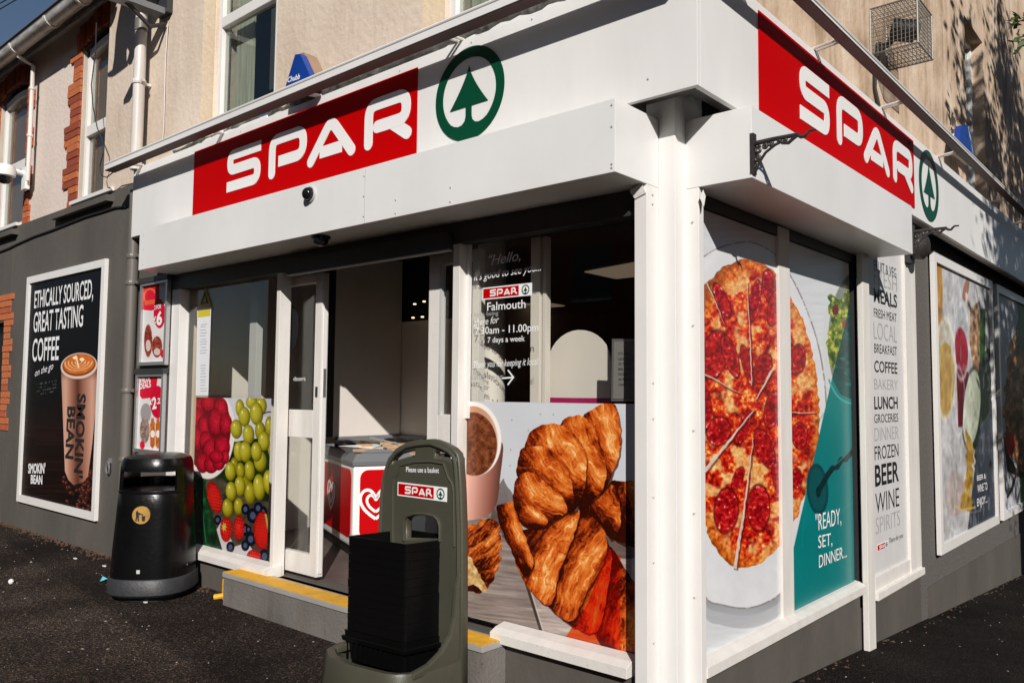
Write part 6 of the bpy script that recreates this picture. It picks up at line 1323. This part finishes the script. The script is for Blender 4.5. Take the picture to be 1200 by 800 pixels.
# ------------------------------------------------------------------ street tree (its crown shades the far side wall)
rt_ = random.Random(21); tr = T('street_tree', 'leafy street tree whose twigs hang in at the top right corner', 'tree', (4.6, 3.3, gz(4.6, 3.3)))
bz = gz(4.6, 3.3); mb = MB(); mb.tube([(4.6, 3.3, bz-.2), (4.62, 3.35, bz+1.5), (4.55, 3.4, bz+3.2), (4.5, 3.4, 5.0), (4.4, 3.5, 7.2)], [.24, .19, .16, .12, .05], 10); O('trunk', mb, 'bark', tr, smooth=True)
cl = []
for k in range(26):
    a = rt_.uniform(0, 6.28); r = rt_.uniform(.4, 2.6)**1.0; cl.append(Vector((4.5+r*math.cos(a)*.9, 3.9+r*math.sin(a)*1.1, 6.6+rt_.uniform(-1.9, 2.2)*(1-.12*r))))
tw = Vector(FP(1192, 30, 1.5)); 
lim = MB(); cl0 = list(cl)
for c in cl0[::2]: s = Vector((4.52, 3.4, rt_.uniform(3.6, 6.4))); lim.tube([s, s.lerp(c, .5)+Vector((0, 0, .12)), c], [.06, .035, .012], 6)
tips = [FP(1189, 28, 4.3), FP(1198, 52, 4.3), FP(1201, 12, 4.3)]
base = Vector((3.1, 3.9, 5.0)); s0 = Vector((4.53, 3.4, 4.3)); lim.tube([s0, base, Vector((1.7, 4.2, 4.7)), Vector(tips[1])+Vector((.25, .05, .1))], [.06, .035, .018, .005], 6)
for t_ in tips: lim.tube([Vector((1.7, 4.2, 4.7)), Vector(t_)+Vector((.2, .02, .06)), Vector(t_)], [.012, .006, .003], 5)
O('limb', lim, 'bark', tr, smooth=True)
lf = MB()
def leaf(p, s):
    a = Vector((rt_.gauss(0, 1), rt_.gauss(0, 1), rt_.gauss(0, 1))).normalized(); b = a.orthogonal().normalized(); c = a.cross(b)
    lf.add([p-b*s, p+c*s*.42-b*.1*s, p+b*s, p-c*s*.42], [(0, 1, 2, 3)])
for k in range(15): cl.append(Vector((rt_.uniform(4.1, 5.4), rt_.uniform(1.9, 5.2), rt_.uniform(4.3, 6.3))))
for c in cl:
    R0 = rt_.uniform(.45, .95)
    for k in range(420):
        d = Vector((rt_.gauss(0, 1), rt_.gauss(0, 1), rt_.gauss(0, .8))); leaf(c+d*R0*.42, rt_.uniform(.05, .10))
for t_ in tips:
    for k in range(16): leaf(Vector(t_)+Vector((rt_.gauss(0, .035), rt_.gauss(0, .05), rt_.gauss(0, .045))), rt_.uniform(.03, .055))
crown = O('crown', lf, 'leaf', tr)
# ------------------------------------------------------------------ unseen terraces added across both streets, screening low sky to deepen shade and glass
def terrace(lab, P0, P1, h, d, nwin, cat='building'):
    P0, P1 = Vector(P0), Vector(P1); e = (P1-P0).normalized(); n = Vector((-e.y, e.x, 0)); L_ = (P1-P0).length; o = T('added_terrace', lab, cat, P0)
    def bxs(mb, a0, a1, b0, b1, z0, z1): mb.prism([tuple(P0+e*a+n*b+Vector((0, 0, z0-P0.z))) for a, b in ((a0, b0), (a1, b0), (a1, b1), (a0, b1))], (0, 0, z1-z0))
    mb = MB(); bxs(mb, 0, L_, 0, d, -1.5, h); O('wall', mb, 'brick_dark', o); mb = MB(); mb.prism([tuple(P0+n*(-.2)+Vector((0, 0, h+.01))), tuple(P0+n*(d+.2)+Vector((0, 0, h+.01))), tuple(P0+n*d*.5+Vector((0, 0, h+1.6)))], e*L_); O('roof', mb, 'roof_slate', o)
    for k in range(nwin):
        for z in (1.0, 3.8):
            mb = MB(); a = L_*(k+.5)/nwin; bxs(mb, a-.55, a+.55, -.03, -.002, z, z+1.3); w_ = O('window', mb, 'room_dark', o); mb = MB(); bxs(mb, a-.6, a+.6, -.08, -.031, z-.08, z); O('sill', mb, 'white_pipe', w_)
terrace('unseen brick terrace added across the front street to block low sky, behind the camera', (14, -13, -.1), (-24, -13, -.1), 8.2, 7, 12)
terrace('unseen brick terrace added across the side street to block low sky, behind the camera to the right', (14.5, 26, -1), (14.5, -6, -.1), 8.6, 7, 10)
# ------------------------------------------------------------------ litter on the ground
p = ZP(13, 681, gz(-5, -1)+.02); o = O('paper_ball', MB().lathe((p.x, p.y, p.z), [(.001, -.02), (.014, -.014), (.02, 0), (.015, .013), (.001, .02)], 9), 'litter_white', None, smooth=True); tag(origin(o, p), 'small white paper ball on the asphalt at the far left', 'litter')
p = ZP(120, 682, gz(-4.6, -.9)+.01); o = O('sweet_wrapper', MB().add([(p.x-.03, p.y-.01, p.z), (p.x+.02, p.y-.02, p.z+.015), (p.x+.04, p.y+.02, p.z+.03), (p.x-.01, p.y+.03, p.z+.01), (p.x, p.y, p.z+.045)], [(0, 1, 4), (1, 2, 4), (2, 3, 4), (3, 0, 4), (3, 2, 1, 0)]), 'litter_blue'); tag(origin(o, p), 'crumpled turquoise wrapper on the asphalt just left of the bin', 'litter')
for k, (u, v, l) in enumerate(((122, 664, 'pale scrap of paper on the asphalt against the wall left of the bin'), (88, 655, 'small pale scrap on the ground below the coffee poster'), (170, 705, 'tiny pale scrap on the ground in front of the bin'))):
    p = ZP(u, v, .06); o = O('paper_scrap', MB().box(p.x-.018, p.x+.018, p.y-.008, p.y+.008, gz(p.x, p.y)+.001, gz(p.x, p.y)+.008), 'litter_white'); tag(origin(o, p), l, 'litter')
# crumbly soil along the foot of the walls (countless)
so_ = MB(); rs = random.Random(12)
for k in range(1010):
    if k < 900: x = rs.uniform(-8, -4.4) if k < 600 else rs.uniform(-4.4, -.25); y = -abs(rs.gauss(0, .05))
    else: y = rs.uniform(.2, 8); x = abs(rs.gauss(0, .05))+.012
    s = rs.uniform(.004, .013); z = gz(x, y); so_.add([(x-s, y-s*.7, z-.002), (x+s, y-s, z-.002), (x+s*.8, y+s, z-.002), (x-s, y+s*.8, z-.002), (x+rs.uniform(-.3, .3)*s, y, z+s*.9)], [(0, 1, 4), (1, 2, 4), (2, 3, 4), (3, 0, 4)])
o = O('soil_crumbs', so_, mat('soil', (.10, .055, .032), .95, var=.5, vscale=9)); o['kind'] = 'stuff'; tag(o, 'brown soil crumbs gathered along the foot of the walls', 'soil')
